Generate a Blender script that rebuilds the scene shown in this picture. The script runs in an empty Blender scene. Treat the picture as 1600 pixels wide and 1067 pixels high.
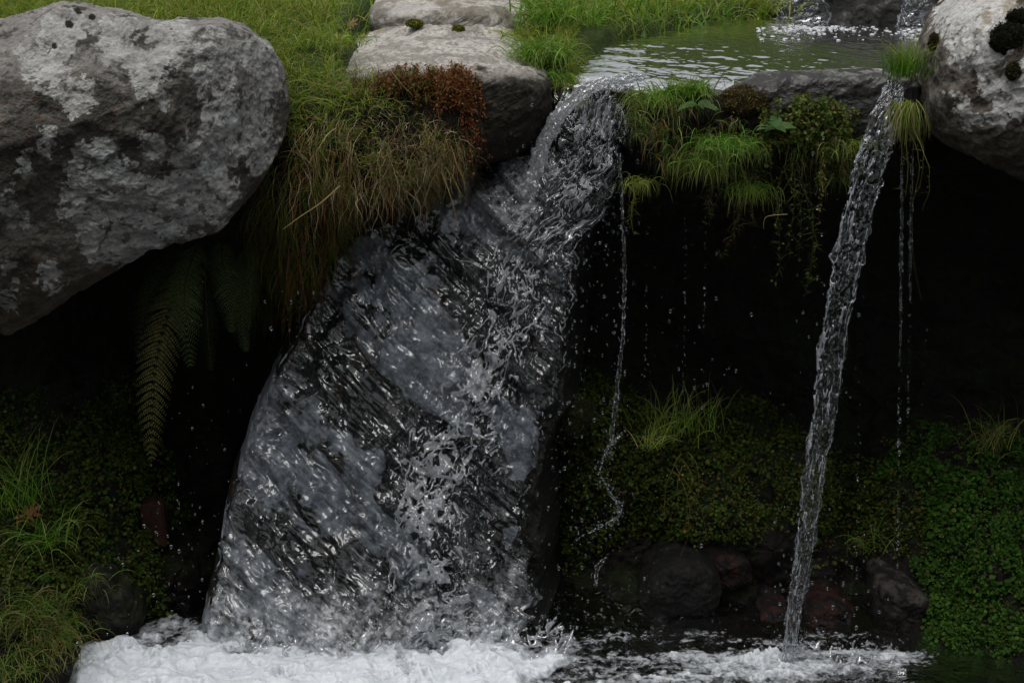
import bpy, math, random
import numpy as np
from mathutils import Vector
try:
    import openvdb
except Exception:
    openvdb = None

# ------------------------------------------------------------------ camera, sky, sun, exposure
sc = bpy.context.scene
col = sc.collection
CAM = np.array([0.0, -5.0, 2.6]); PITCH = math.radians(17.2); F = 2500.0
cd = bpy.data.cameras.new('camera'); cam = bpy.data.objects.new('camera', cd); col.objects.link(cam)
cam.location = CAM; cam.rotation_euler = (math.radians(90) - PITCH, 0, 0)
cd.sensor_width = 36; cd.lens = 36 * F / 1600; cd.clip_end = 500; cd.clip_start = 0.05
cd.dof.use_dof = True; cd.dof.focus_distance = 5.25; cd.dof.aperture_fstop = 14
sc.camera = cam
SUN_EL, SUN_AZ = math.radians(74), math.radians(-150)
w = bpy.data.worlds.new('World'); sc.world = w; w.use_nodes = True
nt = w.node_tree; nt.nodes.clear()
sky = nt.nodes.new('ShaderNodeTexSky'); sky.sky_type = 'NISHITA'; sky.sun_disc = False
sky.sun_elevation = SUN_EL; sky.sun_rotation = SUN_AZ; sky.dust_density = 4.0; sky.air_density = 1.0
hs = nt.nodes.new('ShaderNodeHueSaturation'); hs.inputs['Saturation'].default_value = 0.20
bg = nt.nodes.new('ShaderNodeBackground'); bg.inputs['Strength'].default_value = 0.15
wo = nt.nodes.new('ShaderNodeOutputWorld')
nt.links.new(sky.outputs[0], hs.inputs['Color']); nt.links.new(hs.outputs[0], bg.inputs['Color']); nt.links.new(bg.outputs[0], wo.inputs[0])
sd = bpy.data.lights.new('sun', 'SUN'); sd.energy = 1.3; sd.angle = math.radians(40); sd.color = (1, .97, .93)
so = bpy.data.objects.new('sun', sd); col.objects.link(so)
sdir = Vector((math.sin(SUN_AZ) * math.cos(SUN_EL), math.cos(SUN_AZ) * math.cos(SUN_EL), math.sin(SUN_EL)))
so.rotation_euler = sdir.to_track_quat('Z', 'Y').to_euler()
sc.view_settings.view_transform = 'Standard'; sc.view_settings.look = 'None'
sc.view_settings.exposure = -0.15; sc.view_settings.gamma = 1
sc.cycles.caustics_reflective = False; sc.cycles.caustics_refractive = True
sc.cycles.max_bounces = 10; sc.cycles.transmission_bounces = 8; sc.cycles.transparent_max_bounces = 12
sc.cycles.diffuse_bounces = 2; sc.cycles.glossy_bounces = 3; sc.cycles.use_denoising = True

# ------------------------------------------------------------------ maths
rng = np.random.default_rng(7)
cp, sp = math.cos(PITCH), math.sin(PITCH)
def ray(px, py):
    a, b = (np.asarray(px, float) - 800) / F, (533.5 - np.asarray(py, float)) / F
    return np.stack(np.broadcast_arrays(a, cp + b * sp, -sp + b * cp), -1)
def at(px, py, Y):
    d = ray(px, py); t = (np.asarray(Y, float) + 5.0) / d[..., 1]
    return CAM + d * t[..., None]
def on_z(px, py, Z):
    d = ray(px, py); t = (Z - 2.6) / d[..., 2]
    return CAM + d * t[..., None]
def proj(P):
    q = P - CAM
    dep = q[..., 1] * cp - q[..., 2] * sp
    up = q[..., 1] * sp + q[..., 2] * cp
    return 800 + F * q[..., 0] / dep, 533.5 - F * up / dep
_r = np.random.default_rng(11)
PERM = _r.permutation(256).astype(np.int64)
G = _r.normal(size=(256, 3)); G /= np.linalg.norm(G, axis=1)[:, None]
G = G.astype(np.float32)
def perlin(P, seed=0):
    P = np.asarray(P, np.float32) + np.float32(seed * 17.31)
    shp = P.shape[:-1]; P = P.reshape(-1, 3); i = np.floor(P).astype(np.int64); f = P - i
    u = f * f * f * (f * (f * 6 - 15) + 10); i &= 255
    out = np.zeros(len(P), np.float32)
    for dx in (0, 1):
        wx = u[:, 0] if dx else 1 - u[:, 0]; hx = PERM[(i[:, 0] + dx) & 255]
        for dy in (0, 1):
            wy = wx * (u[:, 1] if dy else 1 - u[:, 1]); hy = PERM[(hx + i[:, 1] + dy) & 255]
            for dz in (0, 1):
                g = G[PERM[(hy + i[:, 2] + dz) & 255]]
                out += wy * (u[:, 2] if dz else 1 - u[:, 2]) * (g[:, 0] * (f[:, 0] - dx) + g[:, 1] * (f[:, 1] - dy) + g[:, 2] * (f[:, 2] - dz))
    return (out * 1.6).reshape(shp)
def fbm(P, o=5, seed=0, gain=.5, ridge=False):
    P = np.asarray(P, np.float32); s = np.zeros(P.shape[:-1], np.float32); a = 1.0; fq = 1.0
    for k in range(o):
        n = perlin(P * fq, seed + k)
        s += a * ((1 - 2 * np.abs(n)) if ridge else n); a *= gain; fq *= 2.03
    return s
def sstep(a, b, x):
    t = np.clip((x - a) / (b - a), 0, 1); return t * t * (3 - 2 * t)
def unit(v): return v / np.maximum(np.linalg.norm(v, axis=-1, keepdims=True), 1e-9)
def gnormals(P):
    return unit(np.cross(np.gradient(P, axis=1), np.gradient(P, axis=0)))
def spline(K, n, t=None):
    K = np.asarray(K, float); m = len(K) - 1
    t = np.linspace(0, m, n) if t is None else np.asarray(t) * m
    i = np.clip(t.astype(int), 0, m - 1); f = (t - i)
    f = f.reshape(f.shape + (1,) * (K.ndim - 1))
    p0, p1, p2, p3 = K[np.maximum(i - 1, 0)], K[i], K[i + 1], K[np.minimum(i + 2, m)]
    return .5 * (2 * p1 + (p2 - p0) * f + (2 * p0 - 5 * p1 + 4 * p2 - p3) * f ** 2 + (3 * p1 - p0 - 3 * p2 + p3) * f ** 3)

# ------------------------------------------------------------------ mesh helpers
def build(name, V, Fc, mat, parent=None, colr=None, smooth=True):
    """V (n,3); Fc list of int arrays (m,3)/(m,4)"""
    V = np.asarray(V, np.float32).reshape(-1, 3)
    if not isinstance(Fc, (list, tuple)): Fc = [Fc]
    Fc = [np.asarray(f, np.int32) for f in Fc if len(f)]
    me = bpy.data.meshes.new(name); me.vertices.add(len(V)); me.vertices.foreach_set('co', V.ravel())
    nl = sum(f.size for f in Fc); me.loops.add(nl); me.loops.foreach_set('vertex_index', np.concatenate([f.ravel() for f in Fc]))
    tot = np.concatenate([np.full(len(f), f.shape[1], np.int32) for f in Fc]); st = np.concatenate([[0], np.cumsum(tot)[:-1]]).astype(np.int32)
    me.polygons.add(len(tot)); me.polygons.foreach_set('loop_start', st); me.polygons.foreach_set('loop_total', tot)
    me.polygons.foreach_set('use_smooth', np.full(len(tot), smooth, bool))
    me.update(calc_edges=True); me.validate()
    if colr is not None:
        c = np.ones((len(V), 4), np.float32); c[:, :3] = colr
        a = me.color_attributes.new('col', 'FLOAT_COLOR', 'POINT'); a.data.foreach_set('color', c.ravel())
    me.materials.append(mat)
    o = bpy.data.objects.new(name, me); col.objects.link(o)
    if parent is not None: o.parent = parent
    return o
def place(o, c):
    """move a top-level object's origin to c, the geometry staying where it is"""
    c = np.asarray(c, float); n = len(o.data.vertices); v = np.empty(n * 3, np.float32)
    o.data.vertices.foreach_get('co', v); v = v.reshape(-1, 3) - c.astype(np.float32)
    o.data.vertices.foreach_set('co', v.ravel()); o.location = c; o.data.update(); return o
def empty(name, c):
    o = bpy.data.objects.new(name, None); col.objects.link(o); o.location = c; o.empty_display_size = .05; return o
def child(o, p):
    c = np.array(p.location, np.float32); n = len(o.data.vertices); v = np.empty(n * 3, np.float32)
    o.data.vertices.foreach_get('co', v); v = v.reshape(-1, 3) - c; o.data.vertices.foreach_set('co', v.ravel()); o.data.update(); o.parent = p; return o
def tag(o, label=None, cat=None, group=None, kind=None):
    for k, v in (('label', label), ('category', cat), ('group', group), ('kind', kind)):
        if v: o[k] = v
    return o
def gridf(nr, nc, wrap=False):
    r, c = np.meshgrid(np.arange(nr - 1), np.arange(nc if wrap else nc - 1), indexing='ij')
    c2 = (c + 1) % nc
    return np.stack([r * nc + c, (r + 1) * nc + c, (r + 1) * nc + c2, r * nc + c2], -1).reshape(-1, 4)
def inst(TV, TF, O, X, Y, Z, S=1.0):
    """copies of template TV at O with axes X,Y,Z"""
    TV = np.asarray(TV, float); O = np.asarray(O, float); n, k = len(O), len(TV)
    S = np.broadcast_to(np.asarray(S, float), (n,))[:, None, None]
    V = O[:, None, :] + S * (TV[None, :, 0:1] * X[:, None, :] + TV[None, :, 1:2] * Y[:, None, :] + TV[None, :, 2:3] * Z[:, None, :])
    Fs = []
    for f in (TF if isinstance(TF, (list, tuple)) else [TF]):
        f = np.asarray(f); Fs.append((f[None] + (np.arange(n) * k)[:, None, None]).reshape(-1, f.shape[1]))
    return V.reshape(-1, 3), Fs
def merge(parts):
    """[(V, [F..], C)] -> one"""
    V, T, Q, C, o = [], [], [], [], 0
    for v, fs, c in parts:
        v = np.asarray(v).reshape(-1, 3)
        for f in (fs if isinstance(fs, (list, tuple)) else [fs]):
            (T if f.shape[1] == 3 else Q).append(f + o)
        V.append(v); C.append(np.broadcast_to(c, (len(v), 3))); o += len(v)
    return np.concatenate(V), [np.concatenate(x) for x in (T, Q) if x], np.concatenate(C)
def blades(R, D, L, W, droop=.3, wob=.15, n=5, C=(.1, .2, .03), g=rng, tip=None):
    R = np.asarray(R, float); N = len(R); L = np.broadcast_to(L, (N,)); W = np.broadcast_to(W, (N,)); droop = np.broadcast_to(droop, (N,))
    D = unit(np.broadcast_to(D, (N, 3)).astype(float)); side = unit(np.cross(D, g.normal(size=(N, 3))))
    P = R.copy(); V = []
    for k in range(n + 1):
        t = k / n; wd = (W * .5 * (1 - t) ** .6 * min(1, .6 + t * 2))[:, None] if k < n else (W * .03)[:, None]
        V.append(P - side * wd); V.append(P + side * wd)
        D = unit(D + np.array([0, 0, -1.]) * (droop * (.3 + t))[:, None] + g.normal(size=(N, 3)) * wob * .5)
        side = unit(side - D * np.sum(side * D, 1)[:, None] + g.normal(size=(N, 3)) * wob * .3)
        P = P + D * (L / n)[:, None]
    V = np.stack(V, 1); q = np.array([[2 * k, 2 * k + 1, 2 * k + 3, 2 * k + 2] for k in range(n)])
    Fq = (q[None] + (np.arange(N) * (2 * n + 2))[:, None, None]).reshape(-1, 4)
    C = np.broadcast_to(C, (N, 3)); CC = np.repeat(C[:, None, :], 2 * n + 2, 1).copy()
    if tip is not None:
        tt = np.repeat(np.linspace(0, 1, n + 1), 2)[None, :, None] ** 3
        CC = CC * (1 - tt) + np.asarray(tip) * tt
    return V.reshape(-1, 3), [Fq], CC.reshape(-1, 3)
def tube(P, r, k=6):
    P = np.asarray(P, float); r = np.broadcast_to(r, (len(P),)); T = unit(np.gradient(P, axis=0))
    a = unit(np.cross(T, [0.31, 1, 0.17])); b = np.cross(T, a); th = np.linspace(0, 2 * np.pi, k, endpoint=False)
    V = P[:, None] + r[:, None, None] * (np.cos(th)[None, :, None] * a[:, None] + np.sin(th)[None, :, None] * b[:, None])
    return V.reshape(-1, 3), [gridf(len(P), k, True)]
def palette(n, cols, jit=.18, g=rng):
    c = np.asarray(cols, float)[g.integers(0, len(cols), n)]
    return np.clip(c * (1 + g.normal(size=(n, 1)) * jit) * (1 + g.normal(size=(n, 3)) * jit * .3), .002, .9)
def ico(sub=2):
    t = (1 + 5 ** .5) / 2
    v = [(-1, t, 0), (1, t, 0), (-1, -t, 0), (1, -t, 0), (0, -1, t), (0, 1, t), (0, -1, -t), (0, 1, -t), (t, 0, -1), (t, 0, 1), (-t, 0, -1), (-t, 0, 1)]
    f = [(0, 11, 5), (0, 5, 1), (0, 1, 7), (0, 7, 10), (0, 10, 11), (1, 5, 9), (5, 11, 4), (11, 10, 2), (10, 7, 6), (7, 1, 8), (3, 9, 4), (3, 4, 2), (3, 2, 6), (3, 6, 8), (3, 8, 9), (4, 9, 5), (2, 4, 11), (6, 2, 10), (8, 6, 7), (9, 8, 1)]
    v = [unit(np.array(x, float)) for x in v]
    for _ in range(sub):
        m = {}; nf = []
        def mid(a, b):
            k = (min(a, b), max(a, b))
            if k not in m: v.append(unit(v[a] + v[b])); m[k] = len(v) - 1
            return m[k]
        for a, b, c in f:
            x, y, z = mid(a, b), mid(b, c), mid(c, a); nf += [(a, x, z), (b, y, x), (c, z, y), (x, y, z)]
        f = nf
    return np.array(v), np.array(f)
ICO2, ICO1 = ico(2), ico(1)

# ------------------------------------------------------------------ materials
def nodes(name):
    m = bpy.data.materials.new(name); m.use_nodes = True; n = m.node_tree; n.nodes.clear()
    return m, n, lambda t: n.nodes.new('ShaderNode' + t), n.links.new
def noise_bump(N, Ln, specs, coord='Object'):
    """chain of bumps; specs [(scale, distance, detail)]"""
    tc = N('TexCoord'); prev = None
    for s, d, det in specs:
        t = N('TexNoise'); t.inputs['Scale'].default_value = s; t.inputs['Detail'].default_value = det; t.inputs['Roughness'].default_value = .6
        Ln(tc.outputs[coord], t.inputs['Vector'])
        b = N('Bump'); b.inputs['Strength'].default_value = 1; b.inputs['Distance'].default_value = d
        Ln(t.outputs['Fac'], b.inputs['Height'])
        if prev: Ln(prev.outputs[0], b.inputs['Normal'])
        prev = b
    return prev
def mat_rock(name, rough=.85, wet=0.0, speck=.35, bump=.004):
    m, nt_, N, Ln = nodes(name)
    a = N('Attribute'); a.attribute_name = 'col'; tc = N('TexCoord')
    n1 = N('TexNoise'); n1.inputs['Scale'].default_value = 90; n1.inputs['Detail'].default_value = 6; n1.inputs['Roughness'].default_value = .7
    n2 = N('TexNoise'); n2.inputs['Scale'].default_value = 14; n2.inputs['Detail'].default_value = 5
    for q in (n1, n2): Ln(tc.outputs['Object'], q.inputs['Vector'])
    mr = N('MapRange'); mr.inputs['From Min'].default_value = .3; mr.inputs['From Max'].default_value = .7; mr.inputs['To Min'].default_value = 1 - speck; mr.inputs['To Max'].default_value = 1 + speck
    Ln(n1.outputs['Fac'], mr.inputs['Value'])
    mr2 = N('MapRange'); mr2.inputs['From Min'].default_value = .3; mr2.inputs['From Max'].default_value = .7; mr2.inputs['To Min'].default_value = .8; mr2.inputs['To Max'].default_value = 1.2
    Ln(n2.outputs['Fac'], mr2.inputs['Value'])
    mm = N('Math'); mm.operation = 'MULTIPLY'; Ln(mr.outputs[0], mm.inputs[0]); Ln(mr2.outputs[0], mm.inputs[1])
    mx = N('VectorMath'); mx.operation = 'SCALE'; Ln(a.outputs['Color'], mx.inputs[0]); Ln(mm.outputs[0], mx.inputs['Scale'])
    p = N('BsdfPrincipled'); Ln(mx.outputs[0], p.inputs['Base Color']); p.inputs['Roughness'].default_value = rough
    p.inputs['Specular IOR Level'].default_value = .5 if wet else .2
    if wet: p.inputs['Coat Weight'].default_value = wet; p.inputs['Coat Roughness'].default_value = .15
    b = noise_bump(N, Ln, [(40, bump * 1.5, 5), (220, bump * .5, 4)]); Ln(b.outputs[0], p.inputs['Normal'])
    o = N('OutputMaterial'); Ln(p.outputs[0], o.inputs[0]); return m
def mat_leaf(name, rough=.45, trans=.35, spec=.35):
    m, nt_, N, Ln = nodes(name)
    a = N('Attribute'); a.attribute_name = 'col'
    p = N('BsdfPrincipled'); Ln(a.outputs['Color'], p.inputs['Base Color']); p.inputs['Roughness'].default_value = rough; p.inputs['Specular IOR Level'].default_value = spec
    t = N('BsdfTranslucent'); g = N('VectorMath'); g.operation = 'MULTIPLY'; g.inputs[1].default_value = (1.3, 1.5, .6)
    Ln(a.outputs['Color'], g.inputs[0]); Ln(g.outputs[0], t.inputs['Color'])
    x = N('MixShader'); x.inputs[0].default_value = trans; Ln(p.outputs[0], x.inputs[1]); Ln(t.outputs[0], x.inputs[2])
    o = N('OutputMaterial'); Ln(x.outputs[0], o.inputs[0]); return m
def mat_glass(name):
    m, nt_, N, Ln = nodes(name)
    g = N('BsdfGlass'); g.inputs['IOR'].default_value = 1.33; g.inputs['Roughness'].default_value = .0; g.inputs['Color'].default_value = (.97, .985, 1, 1)
    o = N('OutputMaterial'); Ln(g.outputs[0], o.inputs[0]); return m
def mat_film(name, tint=(.8, .86, .86), bumps=None, air=0.0, air_scale=(60, 60, 14), ior=1.33, rough=.03):
    """thin moving water: clear film that mirrors by fresnel, with a little entrained air"""
    m, nt_, N, Ln = nodes(name)
    t = N('BsdfTransparent'); t.inputs['Color'].default_value = (*tint, 1)
    g = N('BsdfGlossy'); g.inputs['Roughness'].default_value = rough; g.inputs['Color'].default_value = (1, 1, 1, 1)
    f = N('Fresnel'); f.inputs['IOR'].default_value = ior
    if bumps:
        b = noise_bump(N, Ln, bumps); Ln(b.outputs[0], g.inputs['Normal']); Ln(b.outputs[0], f.inputs['Normal'])
    x = N('MixShader'); Ln(f.outputs[0], x.inputs[0]); Ln(t.outputs[0], x.inputs[1]); Ln(g.outputs[0], x.inputs[2])
    last = x
    if air > 0:
        a = N('Attribute'); a.attribute_name = 'col'; d = N('BsdfDiffuse'); d.inputs['Color'].default_value = (.8, .83, .86, 1)
        s = N('SeparateColor'); Ln(a.outputs['Color'], s.inputs[0])
        tc = N('TexCoord'); nz = N('TexNoise'); nz.inputs['Scale'].default_value = 45; nz.inputs['Detail'].default_value = 6; nz.inputs['Roughness'].default_value = .6
        Ln(tc.outputs['Object'], nz.inputs['Vector'])
        mr = N('MapRange'); mr.inputs['From Min'].default_value = .35; mr.inputs['From Max'].default_value = .75; Ln(nz.outputs['Fac'], mr.inputs['Value'])
        mm = N('Math'); mm.operation = 'MULTIPLY'; Ln(mr.outputs[0], mm.inputs[0]); Ln(s.outputs[0], mm.inputs[1])
        y = N('MixShader'); Ln(mm.outputs[0], y.inputs[0]); Ln(x.outputs[0], y.inputs[1]); Ln(d.outputs[0], y.inputs[2]); last = y
    o = N('OutputMaterial'); Ln(last.outputs[0], o.inputs[0]); return m
def mat_foam(name):
    m, nt_, N, Ln = nodes(name)
    a = N('Attribute'); a.attribute_name = 'col'; s = N('SeparateColor'); Ln(a.outputs['Color'], s.inputs[0])
    tc = N('TexCoord')
    vz = N('TexVoronoi'); vz.inputs['Scale'].default_value = 85; Ln(tc.outputs['Object'], vz.inputs['Vector'])
    nz = N('TexNoise'); nz.inputs['Scale'].default_value = 45; nz.inputs['Detail'].default_value = 8; nz.inputs['Roughness'].default_value = .7; Ln(tc.outputs['Object'], nz.inputs['Vector'])
    ad = N('Math'); ad.operation = 'ADD'; Ln(nz.outputs['Fac'], ad.inputs[0]); Ln(vz.outputs['Distance'], ad.inputs[1])
    b = N('Bump'); b.inputs['Distance'].default_value = .0018; b.inputs['Strength'].default_value = 1; Ln(ad.outputs[0], b.inputs['Height'])
    p = N('BsdfPrincipled'); p.inputs['Base Color'].default_value = (.62, .655, .69, 1); p.inputs['Roughness'].default_value = .4
    p.inputs['Subsurface Weight'].default_value = .8; p.inputs['Subsurface Radius'].default_value = (1, 1, 1); p.inputs['Subsurface Scale'].default_value = .02; Ln(b.outputs[0], p.inputs['Normal'])
    t = N('BsdfTransparent')
    # foam where density + noise > threshold
    mm = N('Math'); mm.operation = 'ADD'; Ln(nz.outputs['Fac'], mm.inputs[0]); Ln(s.outputs[0], mm.inputs[1])
    mr = N('MapRange'); mr.inputs['From Min'].default_value = .80; mr.inputs['From Max'].default_value = 1.25; Ln(mm.outputs[0], mr.inputs['Value'])
    x = N('MixShader'); Ln(mr.outputs[0], x.inputs[0]); Ln(t.outputs[0], x.inputs[1]); Ln(p.outputs[0], x.inputs[2])
    o = N('OutputMaterial'); Ln(x.outputs[0], o.inputs[0]); return m
M_DRY = mat_rock('lichen_stone', .9, 0, .3, .005)
M_WET = mat_rock('wet_stone', .5, .25, .35, .006)
M_SLAB = mat_rock('washed_stone', .75, 0, .25, .004)
M_SOIL = mat_rock('bank_soil', .9, 0, .5, .008)
M_MOSS = mat_rock('moss', 1.0, 0, .5, .008)
M_LEAF = mat_leaf('leaf', .6, .3, .15); M_GRASS = mat_leaf('grass_blade', .5, .4, .3); M_STRAW = mat_leaf('dry_stalk', .7, .25, .1)
M_CRESS = mat_leaf('wet_leaf', .6, .25, .10)
M_GLASS = mat_glass('clear_water')
def mat_white(name, f, gs=.05):
    m, nt_, N, Ln = nodes(name)
    g = N('BsdfGlass'); g.inputs['IOR'].default_value = 1.33; g.inputs['Roughness'].default_value = .02; g.inputs['Color'].default_value = (.97, .985, 1, 1)
    d = N('BsdfDiffuse'); d.inputs['Color'].default_value = (.85, .88, .92, 1); t = N('BsdfTranslucent'); t.inputs['Color'].default_value = (.85, .88, .92, 1)
    a = N('MixShader'); Ln(d.outputs[0], a.inputs[1]); Ln(t.outputs[0], a.inputs[2])
    gl = N('BsdfGlossy'); gl.inputs['Roughness'].default_value = .05; y = N('MixShader'); y.inputs[0].default_value = gs
    Ln(g.outputs[0], y.inputs[1]); Ln(gl.outputs[0], y.inputs[2])
    x = N('MixShader'); x.inputs[0].default_value = f; Ln(y.outputs[0], x.inputs[1]); Ln(a.outputs[0], x.inputs[2])
    o = N('OutputMaterial'); Ln(x.outputs[0], o.inputs[0]); return m
def mat_sheet(name):
    m, nt_, N, Ln = nodes(name)
    b = noise_bump(N, Ln, [(8, .016, 1), (50, .0007, 1)])
    g = N('BsdfGlass'); g.inputs['IOR'].default_value = 1.33; g.inputs['Roughness'].default_value = .01; g.inputs['Color'].default_value = (.93, .96, .97, 1); Ln(b.outputs[0], g.inputs['Normal'])
    a = N('Attribute'); a.attribute_name = 'col'; s = N('SeparateColor'); Ln(a.outputs['Color'], s.inputs[0])
    tc = N('TexCoord'); nz = N('TexNoise'); nz.inputs['Scale'].default_value = 45; nz.inputs['Detail'].default_value = 6; nz.inputs['Roughness'].default_value = .6; Ln(tc.outputs['Object'], nz.inputs['Vector'])
    mr = N('MapRange'); mr.inputs['From Min'].default_value = .35; mr.inputs['From Max'].default_value = .75; Ln(nz.outputs['Fac'], mr.inputs['Value'])
    mm = N('Math'); mm.operation = 'MULTIPLY'; Ln(mr.outputs[0], mm.inputs[0]); Ln(s.outputs[0], mm.inputs[1])
    d = N('BsdfDiffuse'); d.inputs['Color'].default_value = (.8, .83, .86, 1)
    gl = N('BsdfGlossy'); gl.inputs['Roughness'].default_value = .03; Ln(b.outputs[0], gl.inputs['Normal']); y = N('MixShader'); y.inputs[0].default_value = .06
    Ln(g.outputs[0], y.inputs[1]); Ln(gl.outputs[0], y.inputs[2])
    x = N('MixShader'); Ln(mm.outputs[0], x.inputs[0]); Ln(y.outputs[0], x.inputs[1]); Ln(d.outputs[0], x.inputs[2])
    o = N('OutputMaterial'); Ln(x.outputs[0], o.inputs[0]); return m
M_SHEET = mat_sheet('main_fall_water')
M_STRAND = mat_white('aerated_water', .24, .28); M_ROPE = mat_white('falling_rope_water', .0, .03)
M_FALL = mat_film('falling_water', (.84, .88, .9), [(60, .004, 4), (160, .0015, 3)], air=1.0, rough=.04)
M_POOL = mat_film('pool_water', (.45, .43, .36), [(9, .004, 3), (60, .0006, 3)], rough=.03)
M_POOL2 = mat_film('plunge_water', (.35, .36, .32), [(14, .02, 4), (60, .004, 3)], rough=.05)
M_FOAM = mat_foam('white_foam')

# ------------------------------------------------------------------ the bank (terrain) lofted from cross sections
ZP, ZL = 1.862, 0.0          # upper and lower water levels
def zpy(py, y): return float(at(800, py, y)[2])
# rows: back2, back1, crest, lip, nose, under, cave1, cave2, cave3, shelfback, shelfmid, shelffront, waterline   each (y, py)
COLS = {
 -500: [(2.0, 5), (.95, 25), (.5, 60), (.2, 120), (.35, 260), (.7, 330), (.9, 420), (.9, 520), (.75, 620), (.5, 690), (.0, 840), (-.45, 960), (-.6, 1075)],
 0:    [(2.0, -5), (.95, 10), (.5, 50), (.3, 140), (.4, 260), (.7, 330), (.9, 420), (.9, 520), (.75, 600), (.5, 660), (.1, 790), (-.35, 960), (-.55, 1080)],
 110:  [(2.0, -5), (.95, 10), (.5, 50), (.3, 140), (.4, 260), (.7, 330), (.9, 420), (.9, 520), (.75, 590), (.55, 650), (.25, 780), (.0, 920), (-.15, 1030)],
 215:  [(2.0, -5), (.95, 10), (.5, 50), (.3, 150), (.4, 280), (.7, 350), (.9, 450), (.9, 560), (.8, 660), (.65, 740), (.45, 830), (.3, 900), (.2, 965)],
 330:  [(2.0, -5), (.95, 10), (.5, 50), (.3, 150), (.4, 330), (.6, 400), (.8, 500), (.9, 600), (.9, 700), (.8, 780), (.65, 860), (.5, 920), (.3, 960)],
 450:  [(2.0, -10), (1.0, 20), (.45, 90), (.2, 170), (.12, 290), (.3, 400), (.6, 500), (.8, 600), (.8, 700), (.8, 780), (.65, 860), (.5, 920), (.3, 960)],
 560:  [(2.0, -10), (1.0, 25), (.5, 95), (.2, 140), (.1, 260), (.3, 345), (.6, 430), (.8, 540), (.8, 640), (.8, 740), (.65, 840), (.5, 900), (.3, 960)],
 700:  [(2.0, -10), (1.0, 30), (.6, 70), (.35, 130), (.2, 230), (.5, 300), (.7, 380), (.8, 500), (.8, 620), (.8, 720), (.65, 840), (.5, 900), (.3, 960)],
 830:  [(2.0, 0), (1.1, 50), (.7, 90), (.5, 140), (.5, 200), (.6, 280), (.8, 380), (.8, 480), (.75, 560), (.65, 620), (.5, 690), (.5, 850), (.3, 960)],
 930:  [(2.1, 36), (1.3, 78), (.7, 106), (.42, 135), (.45, 200), (.6, 280), (.8, 380), (.8, 480), (.8, 560), (.6, 625), (.45, 680), (.48, 850), (.25, 970)],
 1050: [(2.1, 36), (1.3, 78), (.7, 106), (.28, 135), (.2, 210), (.6, 290), (.9, 400), (1., 500), (.9, 600), (.7, 645), (.5, 715), (.5, 850), (.25, 970)],
 1150: [(2.1, 36), (1.3, 78), (.7, 104), (.25, 130), (.15, 220), (.6, 290), (.9, 400), (1., 500), (1., 610), (.75, 680), (.4, 745), (.32, 860), (.25, 965)],
 1300: [(2.1, 36), (1.3, 78), (.7, 104), (.3, 130), (.18, 230), (.6, 290), (.9, 400), (1., 500), (1., 620), (.8, 690), (.45, 760), (.35, 865), (.22, 970)],
 1400: [(2.1, 36), (1.3, 78), (.7, 104), (.3, 130), (.3, 230), (.6, 290), (.9, 400), (1., 500), (1., 610), (.85, 700), (.6, 790), (.45, 880), (.2, 980)],
 1500: [(2.1, 30), (1.5, 60), (.9, 90), (.5, 130), (.5, 230), (.7, 290), (.9, 400), (1., 500), (.95, 600), (.8, 690), (.4, 790), (.15, 910), (.0, 1010)],
 1620: [(2.1, 10), (1.5, 30), (.9, 60), (.5, 130), (.5, 230), (.7, 290), (.9, 400), (1., 500), (.95, 600), (.75, 680), (.3, 790), (.0, 920), (-.2, 1050)],
 2100: [(2.1, 0), (1.5, 20), (.9, 60), (.5, 130), (.5, 230), (.7, 290), (.9, 400), (1., 500), (.95, 600), (.7, 680), (.2, 790), (-.1, 920), (-.4, 1060)],
}
kx = sorted(COLS); prof = []
for k in kx:
    wet = False
    pr = [(70, 6.0), (20, 3.2), (6, 2.35), (3.2, 2.15)] + [(y, zpy(p, y)) for y, p in COLS[k]]
    if wet:
        pr[3] = (3.0, 2.2); pr[4] = (2.1, ZP - .05); pr[5] = (1.3, ZP - .06); pr[6] = (.7, ZP - .05)
        if k < 1000: pr[5] = (1.3, ZP - .03)
    if k >= 1150: pr[2] = (6, 4.6); pr[3] = (3.2, 2.85)  # unseen hillside, raised so the pool mirrors dark ground instead of bright sky
    y0, z0 = pr[-1]
    pr += [(y0 - .35, min(z0, 0) - .16), (-1.6, -.22), (-4.0, -.25), (-6.2, -.1), (-7.5, 1.0), (-9.5, 3.6), (-14, 6.5), (-60, 22)]  # ends in an unseen slope behind the camera, added to block low sky light
    prof.append(pr)
prof = np.array(prof)                                     # (cols, K, 2)
kxw = (np.array(kx) - 800) * .00209
xs = np.concatenate([-np.geomspace(60, 2.7, 30), np.linspace(-2.6, 2.6, 760), np.geomspace(2.7, 60, 30)])
K = prof.shape[1]
tk = np.concatenate([np.linspace(0, 3, 14)[:-1], np.linspace(3, K - 8, 620)[:-1], np.linspace(K - 8, K - 1, 60)])
colp = np.stack([spline(p, 0, tk / (K - 1)) for p in prof])       # cols, T, 2
ci = np.clip(np.searchsorted(kxw, xs) - 1, 0, len(kxw) - 2); cf = np.clip((xs - kxw[ci]) / (kxw[ci + 1] - kxw[ci]), 0, 1); cf = (cf * cf * (3 - 2 * cf))[:, None, None]
YZ = colp[ci] * (1 - cf) + colp[ci + 1] * cf                      # X,T,2
BANK = np.empty((len(tk), len(xs), 3)); BANK[..., 0] = xs[None]; BANK[..., 1:] = YZ.transpose(1, 0, 2)
TK = np.broadcast_to(tk[:, None], BANK.shape[:2])
def shore(x, y): return x - (.20 + (y - .6) * .62)
_x, _y = BANK[..., 0], BANK[..., 1]
_s = sstep(-.07, .05, shore(_x, _y)) * sstep(2.30, 2.15, _y) * sstep(.05, .15, _x)
_top = (np.broadcast_to(tk[:, None], _x.shape) < 7.6) & (_y > .2) & (_x > .0) & (_x < 2.4)
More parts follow.
